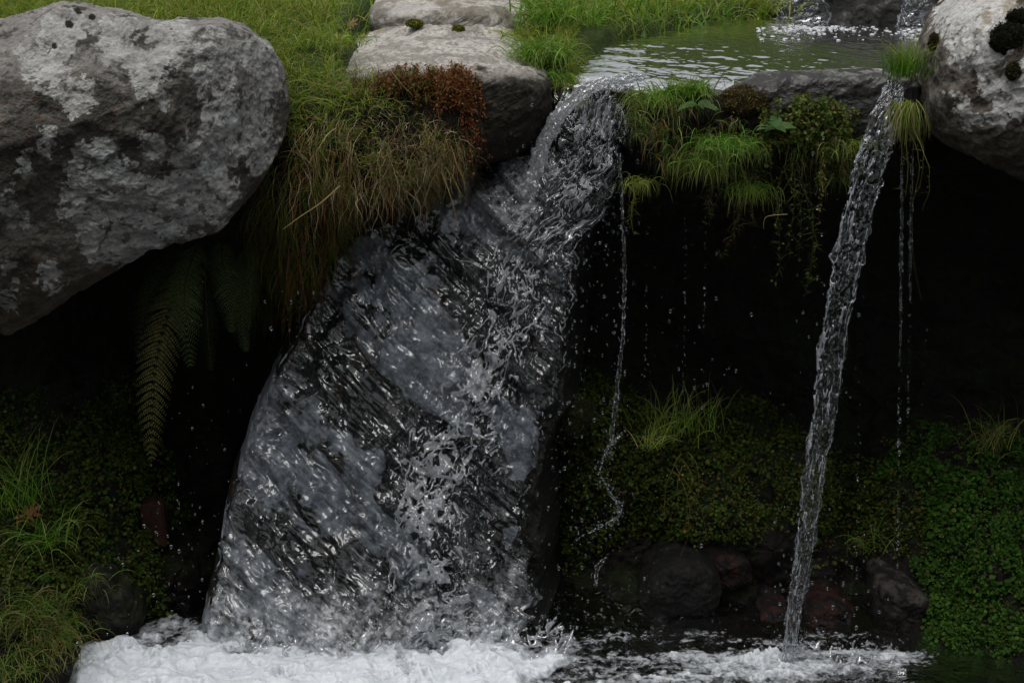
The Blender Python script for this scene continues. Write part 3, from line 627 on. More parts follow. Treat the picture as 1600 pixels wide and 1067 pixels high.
# ------------------------------------------------------------------ bending rope at the crest
def ribbon(name, path, halfw, mat, parent, seed, amp=.004, flat=.35, nt=900, nk=90, stretch=5, airv=None, wob=.01):
    """closed body of falling water along path [(px,py,y)], half widths in metres"""
    Pk = np.array([at(*p) for p in path]); P = spline(Pk, nt); T = unit(np.gradient(P, axis=0))
    L = np.concatenate([[0], np.cumsum(np.linalg.norm(np.diff(P, axis=0), axis=1))])
    side = unit(np.cross(T, [0, -1, 0.])); nrm = unit(np.cross(side, T)); nrm *= np.sign(-nrm[:, 1:2].mean())
    hw = spline(np.array(halfw, float)[:, None], nt)[:, 0]
    th = np.linspace(0, 2 * np.pi, nk, endpoint=False)
    LL, TH = np.meshgrid(L, th, indexing='ij')
    P = P + side * (wob * perlin(np.stack([L * 7, 0 * L, 0 * L], -1), seed))[:, None]
    hw = hw * (1 + .28 * perlin(np.stack([L * 16, 0 * L, 0 * L + 5], -1), seed) + .12 * perlin(np.stack([L * 55, 0 * L, 0 * L + 5], -1), seed + 1))
    ca, sa = np.cos(TH), np.sin(TH)
    x = hw[:, None] * ca; y = hw[:, None] * flat * sa
    qq = np.stack([x * 70, y * 70, LL * 70 / stretch], -1)
    dsp = amp * (fbm(qq, 3, seed + 3, .6) + .6 * fbm(np.stack([x * 120, y * 120, LL * 45], -1), 2, seed + 6) + .8 * np.abs(ca) ** 4 * perlin(np.stack([ca * 2, sa, LL * 45], -1), seed + 8))
    x = x + dsp * ca; y = y + dsp * np.where(np.abs(sa) < .3, .3 * np.sign(sa), sa)
    V = P[:, None] + side[:, None] * x[..., None] + nrm[:, None] * y[..., None]
    o = build(name, V, outward(V.reshape(-1, 3), [gridf(nt, nk, True)]), mat, colr=None)
    return o, V
def drops(n, cen, spread, rmin, rmax, g=rng, stretch=.3, tmpl=ICO2):
    P = np.asarray(cen) + g.normal(size=(n, 3)) * spread
    r = rmin * (rmax / rmin) ** (g.random(n) ** 2.2)
    X = np.tile([1., 0, 0], (n, 1)); Y = np.tile([0, 1., 0], (n, 1)); Z = np.tile([0, 0, 1.], (n, 1)) * (1 + g.random((n, 1)) * stretch * 2 - stretch * .4)
    X = X * (1 + g.normal(size=(n, 1)) * .12)
    V, Fs = inst(tmpl[0], tmpl[1], P, X, Y, Z, r); return V, Fs, np.ones(3)
o, _ = ribbon('crest_rope', [(1010, 122, .40), (960, 126, .36), (915, 142, .33), (880, 175, .32), (855, 215, .32), (835, 265, .31), (820, 330, .3)], [.010, .014, .019, .022, .024, .026, .022], M_STRAND, fall, 301, .0065, .4, 700, 80, 2.5)
child(o, fall)
o, _ = ribbon('crest_rope', [(885, 130, .42), (868, 165, .38), (852, 205, .36), (840, 240, .36)], [.004, .010, .012, .004], M_GLASS, fall, 305, .004, .8, 300, 40, 1.5, wob=.02); child(o, fall)

# right fall
thin = empty('waterfall', at(1235, 1050, -.25)); tag(thin, 'narrow braided ribbon of water falling free before the dark hollow', 'waterfall')
JP = [(1400, 130, .08), (1386, 175, .02), (1364, 245, -.02), (1337, 350, -.06), (1313, 470, -.10), (1294, 600, -.13), (1273, 740, -.17), (1257, 860, -.2), (1240, 960, -.225), (1232, 1060, -.25)]
JW = [.028, .044, .052, .050, .046, .043, .036, .031, .024, .019]
o, TV = ribbon('water_ribbon', JP, [w_ * .95 for w_ in JW], M_ROPE, thin, 320, .0042, .25, 1700, 110, 5)
child(o, thin)
JPk = np.array([at(*p) for p in JP]); JC = spline(JPk, 600); JCh = spline(np.array(JW)[:, None], 600)[:, 0]
JCs = JC + 0; JCs[:, 0] += .01 * perlin(np.stack([np.linspace(0, 14, 600), np.zeros(600), np.zeros(600)], -1), 320)
def jet_map(a, b, n):
    k = np.clip(b, 0, 1) * 598.999; i0 = k.astype(int); f = (k - i0)[:, None]; P = JCs[i0] * (1 - f) + JCs[i0 + 1] * f; h = (JCh[i0] * (1 + .18 * perlin(np.stack([b * 34, b * 0, b * 0], -1), 325)))
    x = (a * 2 - 1); P = P.copy(); P[:, 0] += x * h; P[:, 1] += -(n + .010 * np.sqrt(np.clip(1 - x * x, 0, 1))) + .012 * (x * x); return P
def jet_rad(S, T):
    a = S / .11 * 2 - 1; rim = np.exp(-((np.abs(a) - .86) / .10) ** 2)
    m = perlin(np.stack([S * 40, T * 12, 0 * S], -1), 19) + .5 * perlin(np.stack([S * 60, T * 45, 0 * S], -1), 20)
    return .80 - .50 * rim - .12 * (T / 1.95) - .5 * m + 3 * sstep(.9, 1, np.abs(a)) - .1 * sstep(.6, 0, T / 1.95)
for sd_, lm, lt in ((700, .022, .07), (720, .014, .030)):
    r = lace('x', int(.11 / .0017), int(1.95 / .0025), .11, 1.95 / .0025 * .0017, jet_map, lambda S, T: jet_rad(S, T * .0025 / .0017), .009, lambda S, T: .004 * perlin(np.stack([S * 40, T * 20, 0 * S], -1), 15), thin, sd_, lm, .0017, 9, lt)
    if r: tag(child(build('water_strand', r[0], r[1], M_STRAND), thin), kind='stuff')

# ------------------------------------------------------------------ trickles and drips
def trickle(path, hw, label, seed, nd=0):
    e = empty('trickle', at(*path[-1])); tag(e, label, 'trickle', None)
    o, _ = ribbon('water_thread', path, hw, M_GLASS, e, seed, .0026, .9, 900, 24, 1.2, wob=.004); child(o, e)
    if nd:
        g = np.random.default_rng(seed); c_ = spline(np.array([at(*p) for p in path]), nd)
        tag(child(build('drops', *drops(nd, c_, .016, .0012, .0045, g)[:2], M_GLASS), e), kind='stuff')
    return e
trickle([(968, 240, .16), (972, 330, .14), (975, 430, .12), (972, 540, .10), (962, 620, .08), (955, 690, .07)], [.003, .004, .005, .0045, .007, .004], 'long thin trickle falling beside the right edge of the main fall', 351, 70)
trickle([(970, 678, .06), (950, 700, .045), (938, 735, .03), (950, 765, .02), (968, 800, .0), (940, 822, -.01), (908, 838, -.02)], [.002, .0045, .0012, .0035, .005, .0012, .001], 'twisting splash of water rebounding under the long thin trickle', 352, 260)
trickle([(948, 870, -.05), (935, 885, -.05), (930, 915, -.05)], [.003, .006, .005], 'short curl of splashing water above the foam right of the fall', 353, 12)
def dripline(px0, px1, py0, py1, Y, label, n, rmax, seed, thread=True):
    g = np.random.default_rng(seed); t = np.sort(g.random(n) ** .8); e = empty('drip_line', at(px1, py1, Y))
    tag(e, label, 'drip line', 'strings of falling drops in front of the hollow')
    c_ = at(px0 + (px1 - px0) * t, py0 + (py1 - py0) * t, Y)
    tag(child(build('drops', *drops(n, c_, .0025, .0012, rmax, g, .7)[:2], M_GLASS), e), kind='stuff')
    if thread:
        o, _ = ribbon('water_thread', [(px0, py0, Y), ((px0 * 3 + px1) / 4, (py0 * 3 + py1) / 4, Y), ((px0 + px1) / 2, (py0 + py1) / 2, Y)], [.003, .0045, .002], M_GLASS, e, seed, .0018, .9, 500, 20, 1.2, wob=.004); child(o, e)
dripline(1410, 1402, 235, 905, -.02, 'longest string of drops, beaded, falling right of the thin fall', 110, .0065, 401)
dripline(1425, 1418, 240, 700, .0, 'string of drops just behind the longest one right of the thin fall', 60, .005, 402)
dripline(1343, 1338, 530, 940, .05, 'sparse line of drops close beside the thin fall', 32, .0045, 403, False)
dripline(1103, 1098, 330, 640, .1, 'faint line of drops under the middle hanging plants', 34, .003, 404, False)
dripline(1072, 1068, 340, 640, .1, 'faint line of drops left of the middle hanging plants', 38, .003, 405, False)
dripline(1012, 1008, 330, 590, .15, 'faint line of drops just right of the long trickle', 30, .003, 406, False)
dripline(1448, 1440, 500, 640, .1, 'few tiny drops under the dangling straw at the right', 12, .003, 407, False)
# spray: uncountable
g = np.random.default_rng(55); pts = []
def spray(n, px, py, Y, s): 
    c_ = at(px + g.normal(size=n) * s[0], py + g.normal(size=n) * s[1], Y + g.normal(size=n) * .06); pts.append(c_)
bcx = np.interp(np.arange(150, 1000), [150, 250, 400, 550, 700, 800, 1000], [930, 900, 840, 800, 750, 710, 690])
for py in range(180, 1000, 20): spray(16, bcx[py - 150] + 55, py, np.interp(py, [180, 600, 1000], [.25, .08, -.18]), (28, 12)); spray(34, bcx[py - 150], py, np.interp(py, [180, 600, 1000], [.25, .08, -.18]), (65, 14))
spray(260, 620, 960, -.2, (230, 40)); spray(240, 560, 985, -.22, (260, 16)); spray(170, 940, 930, -.1, (60, 70)); spray(90, 330, 880, -.1, (60, 80)); spray(60, 300, 720, .1, (30, 130)); spray(130, 1260, 1010, -.2, (70, 22)); spray(60, 1340, 900, -.1, (40, 80)); spray(110, 1245, 930, -.21, (26, 70)); spray(90, 1290, 620, -.12, (34, 200)); spray(120, 905, 760, .0, (40, 90)); spray(40, 470, 470, .2, (25, 35)); spray(70, 890, 560, .2, (40, 120)); spray(120, 1050, 480, .3, (90, 120)); spray(40, 1310, 560, -.05, (30, 200)); spray(60, 240, 880, -.05, (60, 60))
P = np.concatenate(pts); n = len(P); r = .0011 * (5.0) ** (g.random(n) ** 2.5)
V, Fs = inst(*ICO2, P, np.tile([1., 0, 0], (n, 1)), np.tile([0, 1., 0], (n, 1)), np.tile([.0, 0, 1], (n, 1)) * (1 + g.random((n, 1)) * .6), r)
tag(build('spray', V, Fs, M_GLASS), kind='stuff', label='fine droplets of spray around the falls')

# ------------------------------------------------------------------ splash at the foot (level set of ridged noise)
def splash(x0, x1, Yf, zmax, seed, vox=.0042, thr=.0):
    if openvdb is None: return
    a, b = at(x0, 1000, -.1)[0], at(x1, 1000, -.1)[0]; nx = int((b - a) / vox); ny = int(.30 / vox); nz = int(zmax / vox)
    X, Y, Z = np.meshgrid(a + np.arange(nx) * vox, Yf + np.arange(ny) * vox, -.02 + np.arange(nz) * vox, indexing='ij')
    P = np.stack([X, Y, Z], -1).astype(np.float32)
    q = P * np.array([20, 20, 14], np.float32); wv = perlin(q * .5, seed); q2 = q + wv[..., None] * .8
    f1 = perlin(q2, seed + 1); f2 = perlin(q2 * 1.1 + 7, seed + 2)
    R = .06 + .05 * perlin(P * 7, seed + 3) + .12 * perlin(P * 30, seed + 6)
    hgt = Z / zmax; ex = np.minimum(sstep(0, .15, (X - a) / (b - a)), sstep(1, .85, (X - a) / (b - a)))
    ey = np.minimum(sstep(0, .25, (Y - Yf) / .30), sstep(1, .75, (Y - Yf) / .30))
    D = np.hypot(f1, f2) * .7 - R + .3 * sstep(.25, 1.0, hgt) + .4 * (1 - ex) + .4 * (1 - ey)
    D = np.clip(D * .05, -vox * 3, vox * 3).astype(np.float32)
    for ax in range(3):
        sl = [slice(None)] * 3; sl[ax] = [0, -1]; D[tuple(sl)] = vox * 3
    gr = openvdb.FloatGrid(vox * 3); gr.copyFromArray(D, tolerance=0); pts, tris, quads = gr.convertToPolygons(isovalue=0.0)
    if not len(pts): return
    pts = np.asarray(pts) * vox + np.array([a, Yf, -.02])
    return build('splash', pts, outward(pts, [np.asarray(f, np.int64) for f in (tris, quads) if len(f)]), M_STRAND)
o = splash(310, 980, -.30, .24, 500)
if o: tag(child(o, fall), kind='stuff')
o = splash(1190, 1420, -.36, .10, 520)
if o: tag(child(o, thin), kind='stuff')

# ------------------------------------------------------------------ upper pool, cascades behind it
px = np.linspace(860, 1500, 620); tt = np.linspace(0, 1, 420)
PXg, TT = np.meshgrid(px, tt)
ylip = np.interp(px, [845, 880, 930, 1000, 1060, 1110, 1180, 1300, 1475], [.62, .50, .42, .36, .34, .34, .40, .46, .5])
YY = ylip[None] + (2.15 - ylip[None]) * TT ** 1.4
XX = (PXg - 800) / F * (5.25 + YY * .95)
d = (YY - ylip[None])
ZZ = ZP + .055 * sstep(0, .7, d) * sstep(1420, 1050, PXg) - .02 * np.exp(-d / .2) * sstep(1250, 1080, PXg) - .012 * np.exp(-d / .12) - .035 * np.exp(-d / .035) * (PXg < 1130)
rip = np.stack([XX * 5 - YY * 2, YY * 13 + XX * 6, 0 * XX], -1)
ZZ = ZZ + .0045 * fbm(rip, 3, 600) * (.35 + np.exp(-d / .4)) + .0015 * fbm(np.stack([XX * 20, YY * 40, 0 * XX], -1), 2, 605)
POOL = np.stack([XX, YY, ZZ], -1)[::3, ::3].reshape(-1, 3)
tag(build('upper_pool_water', np.stack([XX, YY, ZZ], -1), gridf(*XX.shape), M_POOL), kind='structure')
# foam flecks on the upper pool
g = np.random.default_rng(91); n = 520
fx = np.concatenate([g.normal(1270, 45, 300), g.normal(1440, 22, 130), g.uniform(1120, 1440, 90)]); fy = np.concatenate([42 + np.abs(g.normal(0, 4, 300)), 46 + np.abs(g.normal(0, 8, 130)), g.uniform(46, 64, 90)])
fx = np.clip(fx, 1190, 1470); _a, _b = proj(POOL); _k = np.array([np.argmin((_a - x) ** 2 + (_b - y) ** 2) for x, y in zip(fx, fy)]); P = POOL[_k] + g.normal(size=(n, 3)) * np.array([.006, .02, 0]); rr = .0015 + .006 * g.random(n) ** 3
V, Fs = inst(*ICO2, P, np.tile([1.4, 0, 0], (n, 1)), np.tile([0, 1., 0], (n, 1)), np.tile([0, 0, .6], (n, 1)), rr)
tag(build('foam_flecks', V, Fs, M_FOAM, colr=np.full(3, .95)), kind='stuff', label='white foam flecks floating on the upper pool')
# step behind the upper pool
bk, _, _ = boulder('step_rock', [(1190, -40), (1300, -60), (1480, -50), (1500, 20), (1480, 48), (1340, 46), (1200, 46), (1175, 10)], (1340, 0), 2.25, .22, M_WET, 61, .02, (160, 320),
    lambda V, n, b, d: mixc((.008, .007, .006), (.03, .028, .022), sstep(-.3, .5, fbm(V * 12, 4, 611))), .4, .0, None, .3)
tag(bk, 'black wet rock step behind the upper pool', 'rock')
for pts_, hw, lb, s_ in (([(1225, -30, 2.06), (1240, 0, 1.98), (1255, 25, 1.94), (1262, 44, 1.9)], [.07, .09, .10, .12], 'small far cascade entering the back of the upper pool', 701), ([(1432, -40, 2.02), (1432, -5, 1.95), (1437, 20, 1.92), (1440, 42, 1.88)], [.06, .06, .08, .10], 'small far cascade beside the white lichened boulder', 702)):
    e = empty('cascade', at(*pts_[-1])); tag(e, lb, 'cascade', 'small cascades behind the upper pool'); o, _ = ribbon('water_sheet', pts_, hw, M_GLASS, e, s_, .008, .25, 300, 70, 3); child(o, e)

# ------------------------------------------------------------------ lower pool and foam
xg = np.linspace(-2.8, 2.8, 700); yg = np.concatenate([np.linspace(-4.5, -.75, 60)[:-1], np.linspace(-.75, .62, 420)]); XX, YY = np.meshgrid(xg, yg)
near_ = sstep(-1.2, -.6, YY); P0 = np.stack([XX, YY, 0 * XX], -1); bpx, bpy_ = proj(P0)
ZZ = ZL + near_ * (.012 * fbm(P0 * 7, 4, 800) + .010 * fbm(P0 * 16, 3, 803)) * sstep(1.7, .2, np.abs(XX - .0))
tag(build('lower_pool_water', np.stack([XX, YY, ZZ], -1), gridf(*XX.shape), M_POOL2), kind='structure')
xg = np.linspace(-1.55, 1.7, 1100); yg = np.linspace(-.75, .35, 460); XX, YY = np.meshgrid(xg, yg); P0 = np.stack([XX, YY, 0 * XX], -1); fpx, fpy = proj(P0)
nz = fbm(P0 * 5, 4, 810, .6); n2 = fbm(P0 * 18, 4, 812, .6)
dens = 1.05 * sstep(960, 800, fpx + nz * 140) * sstep(90, 135, fpx)
dens = dens * (.35 + .65 * sstep(970, 1040, fpy + nz * 40)) * sstep(930, 980, fpy + nz * 30)
strk = fbm(np.stack([XX * 4, YY * 16, 0 * XX], -1) + n2[..., None] * .4, 4, 815, .6)
dens2 = (.22 + .28 * strk + .26 * np.exp(-((fpx - 1180) / 170) ** 2 - ((fpy - 1045) / 26) ** 2) + .1 * sstep(1000, 1050, fpy)) * sstep(960, 1005, fpy) * sstep(1560, 1330, fpx)
dens2 += .28 * np.exp(-((fpx - 1400) / 60) ** 2 - ((fpy - 1030) / 10) ** 2)
dens = dens * (.80 + .30 * (fbm(P0 * 11, 4, 830, .6) + .3)) + 0
dens = np.maximum(dens, dens2)
billow = fbm(P0 * np.array([6, 9, 1]), 3, 820) + .6 * np.abs(perlin(P0 * 13, 822)) + .22 * np.abs(perlin(P0 * 30, 823)) + .09 * np.abs(perlin(P0 * 70, 824))
H = ZL + .014 + .012 * fbm(P0 * 7, 4, 800) + sstep(.5, .9, dens) * (.014 + .026 * billow) + .0015 * n2
tag(build('foam', np.stack([XX, YY, H], -1), gridf(*XX.shape), M_FOAM, colr=np.repeat(dens[..., None], 3, -1).reshape(-1, 3)), kind='stuff', label='white churned foam on the lower pool')

# ------------------------------------------------------------------ vegetation
GREENS = [(.13, .23, .026), (.19, .29, .04), (.08, .16, .02), (.28, .32, .06), (.34, .31, .09), (.16, .23, .035)]
FRESH = [(.085, .21, .018), (.12, .27, .028), (.06, .16, .014), (.18, .30, .04)]
STRAW = [(.36, .29, .16), (.26, .20, .10), (.46, .38, .23), (.18, .13, .06), (.26, .15, .07)]
RUST = [(.24, .07, .03), (.28, .10, .04), (.14, .04, .02), (.26, .14, .06), (.14, .10, .03)]
# turf on the banks, one carpet
m = ((TK < 7.4) & (BPX > -80) & (BPX < 900) & (BPY > -40) & (BPY < 230) & (BANK[..., 1] < 3.5) & (BANK[..., 0] < .22)).astype(float)
m *= np.where((BPX > 525) & (BPX < 865) & (BPY < 122), 0, 1)
m *= np.where((BPX > 450) & (BPX < 870), .6, 1) * np.where(BANK[..., 1] > 1.6, .5, 1)
R_, N_, _t = sample(m * (1 + .8 * perlin(BANK * 14, 44)).clip(.15), 40000)
D = unit(N_ * .5 + rng.normal(size=R_.shape) * .55 + np.array([0, -.15, .55]))
parts = [blades(R_, D, rng.uniform(.03, .10, len(R_)), rng.uniform(.0022, .0052, len(R_)), .4, .3, 4, palette(len(R_), GREENS, .25), tip=(.28, .26, .09))]
m2 = ((TK < 5.5) & (BANK[..., 1] < 9) & (np.abs(BANK[..., 0]) < 4.5) & (TK > 2)).astype(float) * np.where(under_pool, 0, 1) * np.where((BANK[..., 0] > .1) & (BANK[..., 1] < 2.4), 3, 1)
R_, N_, _t = sample(m2, 26000)
parts.append(blades(R_, unit(rng.normal(size=R_.shape) * .5 + np.array([0, 0, 1.])), rng.uniform(.06, .16, len(R_)), rng.uniform(.003, .007, len(R_)), .3, .15, 3, palette(len(R_), GREENS, .25)))
V, Fs, C = merge(parts); tag(build('turf_grass', V, Fs, M_GRASS, colr=C), kind='stuff', label='short green turf on top of the bank')
# dead hanging grass below the turf between boulder and middle rock
m = ((BPX > 452) & (BPX < 745) & (TK > 6.4) & (TK < 8.8) & (BPY > 105) & (BPY < 300)).astype(float) * np.interp(BPX, [450, 500, 620, 700, 745], [.6, 1, 1, .9, .3])
R_, N_, _t = sample(m * (.15 + sstep(-.1, .4, fbm(BANK * 9, 2, 45))), 7000); R_ += N_ * .01
hang = palette(len(R_), STRAW, .3); gr_ = rng.random(len(R_)) < np.interp(R_[:, 0], [-.72, -.35, 0], [.75, .35, .2]); hang[gr_] = palette(gr_.sum(), GREENS[:4], .25)
D = unit(np.array([0, -1., .1]) + rng.normal(size=R_.shape) * .7)
cl = np.stack([perlin(R_ * 22, 901), perlin(R_ * 22, 902), perlin(R_ * 22, 903)], -1); D = unit(D + cl * 1.6)
LL_ = rng.uniform(.025, .095, len(R_)) * (1 + .5 * cl[:, 0]); V1 = blades(R_, D, LL_, rng.uniform(.0010, .0026, len(R_)), rng.uniform(.0, .35, len(R_)) ** 1.3, .8, 9, hang * .85)
R2, _, _ = sample(m * (BPY > 180), 750); V2 = blades(R2 + np.array([0, -.03, 0]), unit(np.array([0, -.8, -.3]) + rng.normal(size=R2.shape) * .4), rng.uniform(.08, .21, len(R2)), .0015, .28, .45, 12, palette(len(R2), STRAW, .3) * .9)
V, Fs, C = merge([V1, V2]); tag(build('hanging_dead_grass', V, Fs, M_STRAW, colr=C), kind='stuff', label='straw coloured dead grass hanging over the turf edge')
# darker grass trailing under the big boulder beside the fern
m = ((BPX > 395) & (BPX < 560) & (TK > 7.5) & (TK < 10.5) & (BPY > 230) & (BPY < 480)).astype(float)
R_, N_, _t = sample(m, 3200)
cc = palette(len(R_), GREENS[:3] + RUST[:2] + STRAW[:1], .3) * .6
V, Fs, C = merge([blades(R_, unit(np.array([-.1, -.8, -.1]) + rng.normal(size=R_.shape) * .5), rng.uniform(.06, .2, len(R_)), .0018, .7, .4, 8, cc)])
tag(build('trailing_undergrowth', V, Fs, M_STRAW, colr=C), kind='stuff', label='dark trailing grass under the turf edge')

g = np.random.default_rng(77); n = 5200; x_ = g.uniform(985, 1345, n); top_ = np.interp(x_, [985, 1100, 1160, 1260, 1345], [150, 165, 190, 185, 215]); bot_ = np.interp(x_, [985, 1020, 1100, 1180, 1290, 1345], [200, 250, 275, 280, 290, 270])
y_ = top_ + (bot_ - top_) * g.random(n) ** 1.3; k_ = fbm(np.stack([x_ / 40, y_ / 40, 0 * x_], -1), 3, 5) > -.15; x_, y_ = x_[k_], y_[k_]; n = len(x_)
R_ = at(x_, y_, g.uniform(.08, .22, n)); cc = palette(n, GREENS[:4] + [(.04, .06, .012)] * 3 + STRAW[3:], .3, g) * .75
P1 = blades(R_, unit(g.normal(size=(n, 3)) * .6 + np.array([0, -.7, 0])), g.uniform(.03, .10, n), g.uniform(.0014, .003, n), g.uniform(.2, .8, n), .3, 7, cc, g)
V, Fs, C = merge([P1]); tag(build('hanging_turf', V, Fs, M_GRASS, colr=C), kind='stuff', label='dark mat of grass hanging over the ledge between the falls')
LOWG = [(.05, .12, .012), (.07, .15, .018), (.035, .085, .01), (.10, .15, .025), (.14, .12, .04)]
def tuft(name, px, py, Y, n, L, W, label, cols=FRESH, spread=.03, up=.9, out=.7, droop=.35, cat='grass tuft', group=None, seed=1, mat=None, lean=(0, -.15), wob=.12, tip=(.3, .28, .1)):
    g = np.random.default_rng(seed); c = at(px, py, Y)
    R = c + g.normal(size=(n, 3)) * np.array([spread, spread * .7, spread * .25])
    a = g.uniform(0, 2 * np.pi, n); rr = np.sqrt(g.random(n)) * out
    D = np.stack([np.cos(a) * rr + lean[0], np.sin(a) * rr + lean[1], np.full(n, up)], 1)
    V, Fs, C = blades(R, D, g.uniform(.5, 1.05, n) * L, g.uniform(.6, 1.2, n) * W, droop, wob, 7, palette(n, cols, .22, g), g, tip=tip)
    o = build(name, V, Fs, mat or M_GRASS, colr=C); place(o, c); return tag(o, label, cat, group)
tuft('grass_tuft', 845, 95, .55, 420, .16, .0045, 'bushy bright green tuft drooping at the pool corner beside the middle rock', seed=1, spread=.045, droop=.5)
tuft('grass_tuft', 870, 40, .95, 260, .20, .006, 'tall fresh green tuft at the back left of the upper pool', seed=2, spread=.07)
tuft('grass_tuft', 925, 50, 1.2, 300, .22, .007, 'lush tall grass clump standing behind the pool corner', seed=3, spread=.10)
tuft('grass_tuft', 1000, 45, 1.5, 300, .20, .008, 'wide broad bladed clump in the middle of the far pool bank', seed=4, spread=.11)
tuft('grass_tuft', 1075, 40, 1.75, 260, .18, .008, 'loose leafy clump on the far pool bank next to the yellow stalks', seed=5, spread=.12)
tuft('grass_tuft', 1150, 28, 1.95, 200, .20, .006, 'yellowing grass clump left of the far cascade', cols=GREENS + STRAW[:1], seed=6, spread=.10)
tuft('grass_tuft', 1195, 20, 2.05, 120, .16, .006, 'small drooping tuft touching the left side of the far cascade', cols=GREENS, seed=7, spread=.05)
tuft('grass_tuft', 520, 70, .5, 260, .09, .004, 'turf tuft overlapping the left end of the middle rock', cols=GREENS, seed=40, spread=.05, out=.9, droop=.5)
tuft('grass_tuft', 860, 120, .5, 200, .13, .0038, 'drooping green blades hanging into the top left of the chute', cols=FRESH, seed=41, spread=.03, out=.9, up=.4, droop=.7)
tuft('grass_tuft', 820, 70, .8, 160, .12, .004, 'short fine tuft growing against the right end of the middle rock', cols=GREENS, seed=8, spread=.04)
tuft('grass_tuft', 1045, 160, .22, 280, .15, .0045, 'arching grass tuft on the crest next to the main fall', cols=FRESH + GREENS[:2], seed=10, spread=.05, out=.9, droop=.55)
tuft('grass_tuft', 1080, 150, .2, 160, .12, .004, 'upright grass tuft behind the jagged leaf rosette', cols=FRESH, seed=11, spread=.03)
tuft('grass_tuft', 1135, 225, .08, 620, .11, .0026, 'dense fine bladed bright green tuft hanging under the ledge', cols=FRESH, seed=12, spread=.05, out=1.1, up=.5, droop=.7)
tuft('grass_tuft', 1100, 250, .08, 260, .12, .0024, 'darker wispy tuft hanging just left of the dense fine one', cols=GREENS[:3], seed=13, spread=.045, out=1.1, up=.2, droop=.8)
tuft('grass_tuft', 1170, 290, .1, 220, .10, .0022, 'sparse wispy tuft below the dense fine one', cols=GREENS[:3], seed=14, spread=.04, out=1.0, up=.0, droop=.8)
tuft('grass_tuft', 1320, 225, .1, 120, .10, .0025, 'thin hanging grass near the upper end of the thin fall', cols=GREENS, seed=15, spread=.04, up=.3, droop=.8)
tuft('grass_tuft', 1412, 120, .02, 170, .15, .0042, 'green tuft growing where the thin fall leaves the ledge', cols=FRESH, seed=16, spread=.028, out=.35, up=1, droop=.22)
tuft('grass_tuft', 1418, 160, -.02, 160, .15, .003, 'yellowish blades hanging down beside the top of the thin fall', cols=GREENS + STRAW[:2], seed=17, spread=.022, out=.5, up=-.2, droop=.8)
tuft('grass_tuft', 1000, 285, .15, 150, .09, .0022, 'small tuft above the long thin trickle', cols=GREENS, seed=18, spread=.022, out=.9, up=.3, droop=.7)
tuft('grass_tuft', 1040, 680, .35, 70, .24, .003, 'tall thin grass growing from the middle green mound', cols=GREENS[:3], seed=20, spread=.05, out=.55, droop=.2)
tuft('grass_tuft', 1090, 675, .45, 60, .22, .003, 'fainter thin grass at the back of the middle green mound', cols=GREENS[:3], seed=21, spread=.06, out=.5, droop=.2)
tuft('grass_tuft', 1015, 700, .25, 50, .12, .003, 'yellow green sprig on the front edge of the middle mound', cols=GREENS[2:], seed=22, spread=.02, out=.7, droop=.3)
tuft('grass_tuft', 25, 790, .0, 90, .30, .004, 'long straight blades on the left bank behind the oak leaf', cols=FRESH, seed=23, spread=.06, out=.5, droop=.2)
tuft('grass_tuft', 75, 850, -.1, 70, .26, .0038, 'spreading blades right of the oak leaf', cols=FRESH, seed=24, spread=.04, out=1.0, droop=.35)
tuft('grass_tuft', 20, 960, -.35, 600, .17, .0035, 'dense bright tuft at the left edge above the corner stone', cols=LOWG, seed=25, spread=.08, out=1.0, droop=.55, tip=(.2, .13, .05))
tuft('grass_tuft', 62, 1000, -.38, 420, .15, .0035, 'bright drooping tuft hanging over the small corner stone', cols=LOWG, seed=26, spread=.06, out=1.0, droop=.6, tip=(.3, .2, .08))
tuft('grass_tuft', 5, 1045, -.5, 400, .14, .0035, 'lowest tuft in the bottom left corner', cols=LOWG, seed=27, spread=.08, out=1.0, droop=.55)
tuft('grass_tuft', 130, 915, -.1, 140, .14, .003, 'thin tuft bending over the black wet stone', cols=GREENS[:3], seed=28, spread=.04, out=1.0, droop=.5)
tuft('grass_tuft', 1360, 860, .3, 30, .18, .0026, 'few dark blades between the thin fall and the right bank', cols=GREENS[:3], seed=29, spread=.04, out=.7, droop=.4)
tuft('grass_tuft', 1545, 700, .5, 80, .22, .003, 'dry dark grass standing at the top of the right bank', cols=GREENS[2:4] + STRAW[:2], seed=30, spread=.05, out=.5, droop=.3)
tag(tuft('moss_grass', 90, 10, 1.0, 500, .05, .003, 'low mossy tuft behind the top of the huge boulder', cols=[(.12, .13, .03), (.08, .1, .02)], seed=31, spread=.2, out=1, up=.6), kind='stuff')

# trailing stems with small leaves
LEAF = (np.array([[0, 0, 0], [.25, .22, .05], [.6, .30, .06], [.9, .16, .02], [1, 0, -.04], [.9, -.16, .02], [.6, -.30, .06], [.25, -.22, .05], [.5, 0, -.03]]),
        [np.array([[0, 1, 8], [1, 2, 8], [2, 3, 8], [3, 4, 8], [4, 5, 8], [5, 6, 8], [6, 7, 8], [7, 0, 8]])])
RND = (np.array([[0, 0, 0], [.15, .4, .05], [.5, .52, .07], [.85, .4, .05], [1, 0, 0], [.85, -.4, .05], [.5, -.52, .07], [.15, -.4, .05], [.5, 0, -.05]]), LEAF[1])
def leaves(P, Nrm, size, cols, g=rng, T=RND, jit=.25, spread=.5):
    n = len(P); Z = unit(Nrm + g.normal(size=(n, 3)) * spread); X = unit(np.cross(Z, g.normal(size=(n, 3)))); Y = np.cross(Z, X)
    V, Fs = inst(T[0], T[1], P, X, Y, Z, size); C = np.repeat(palette(n, cols, jit, g), len(T[0]), 0); return V, Fs, C
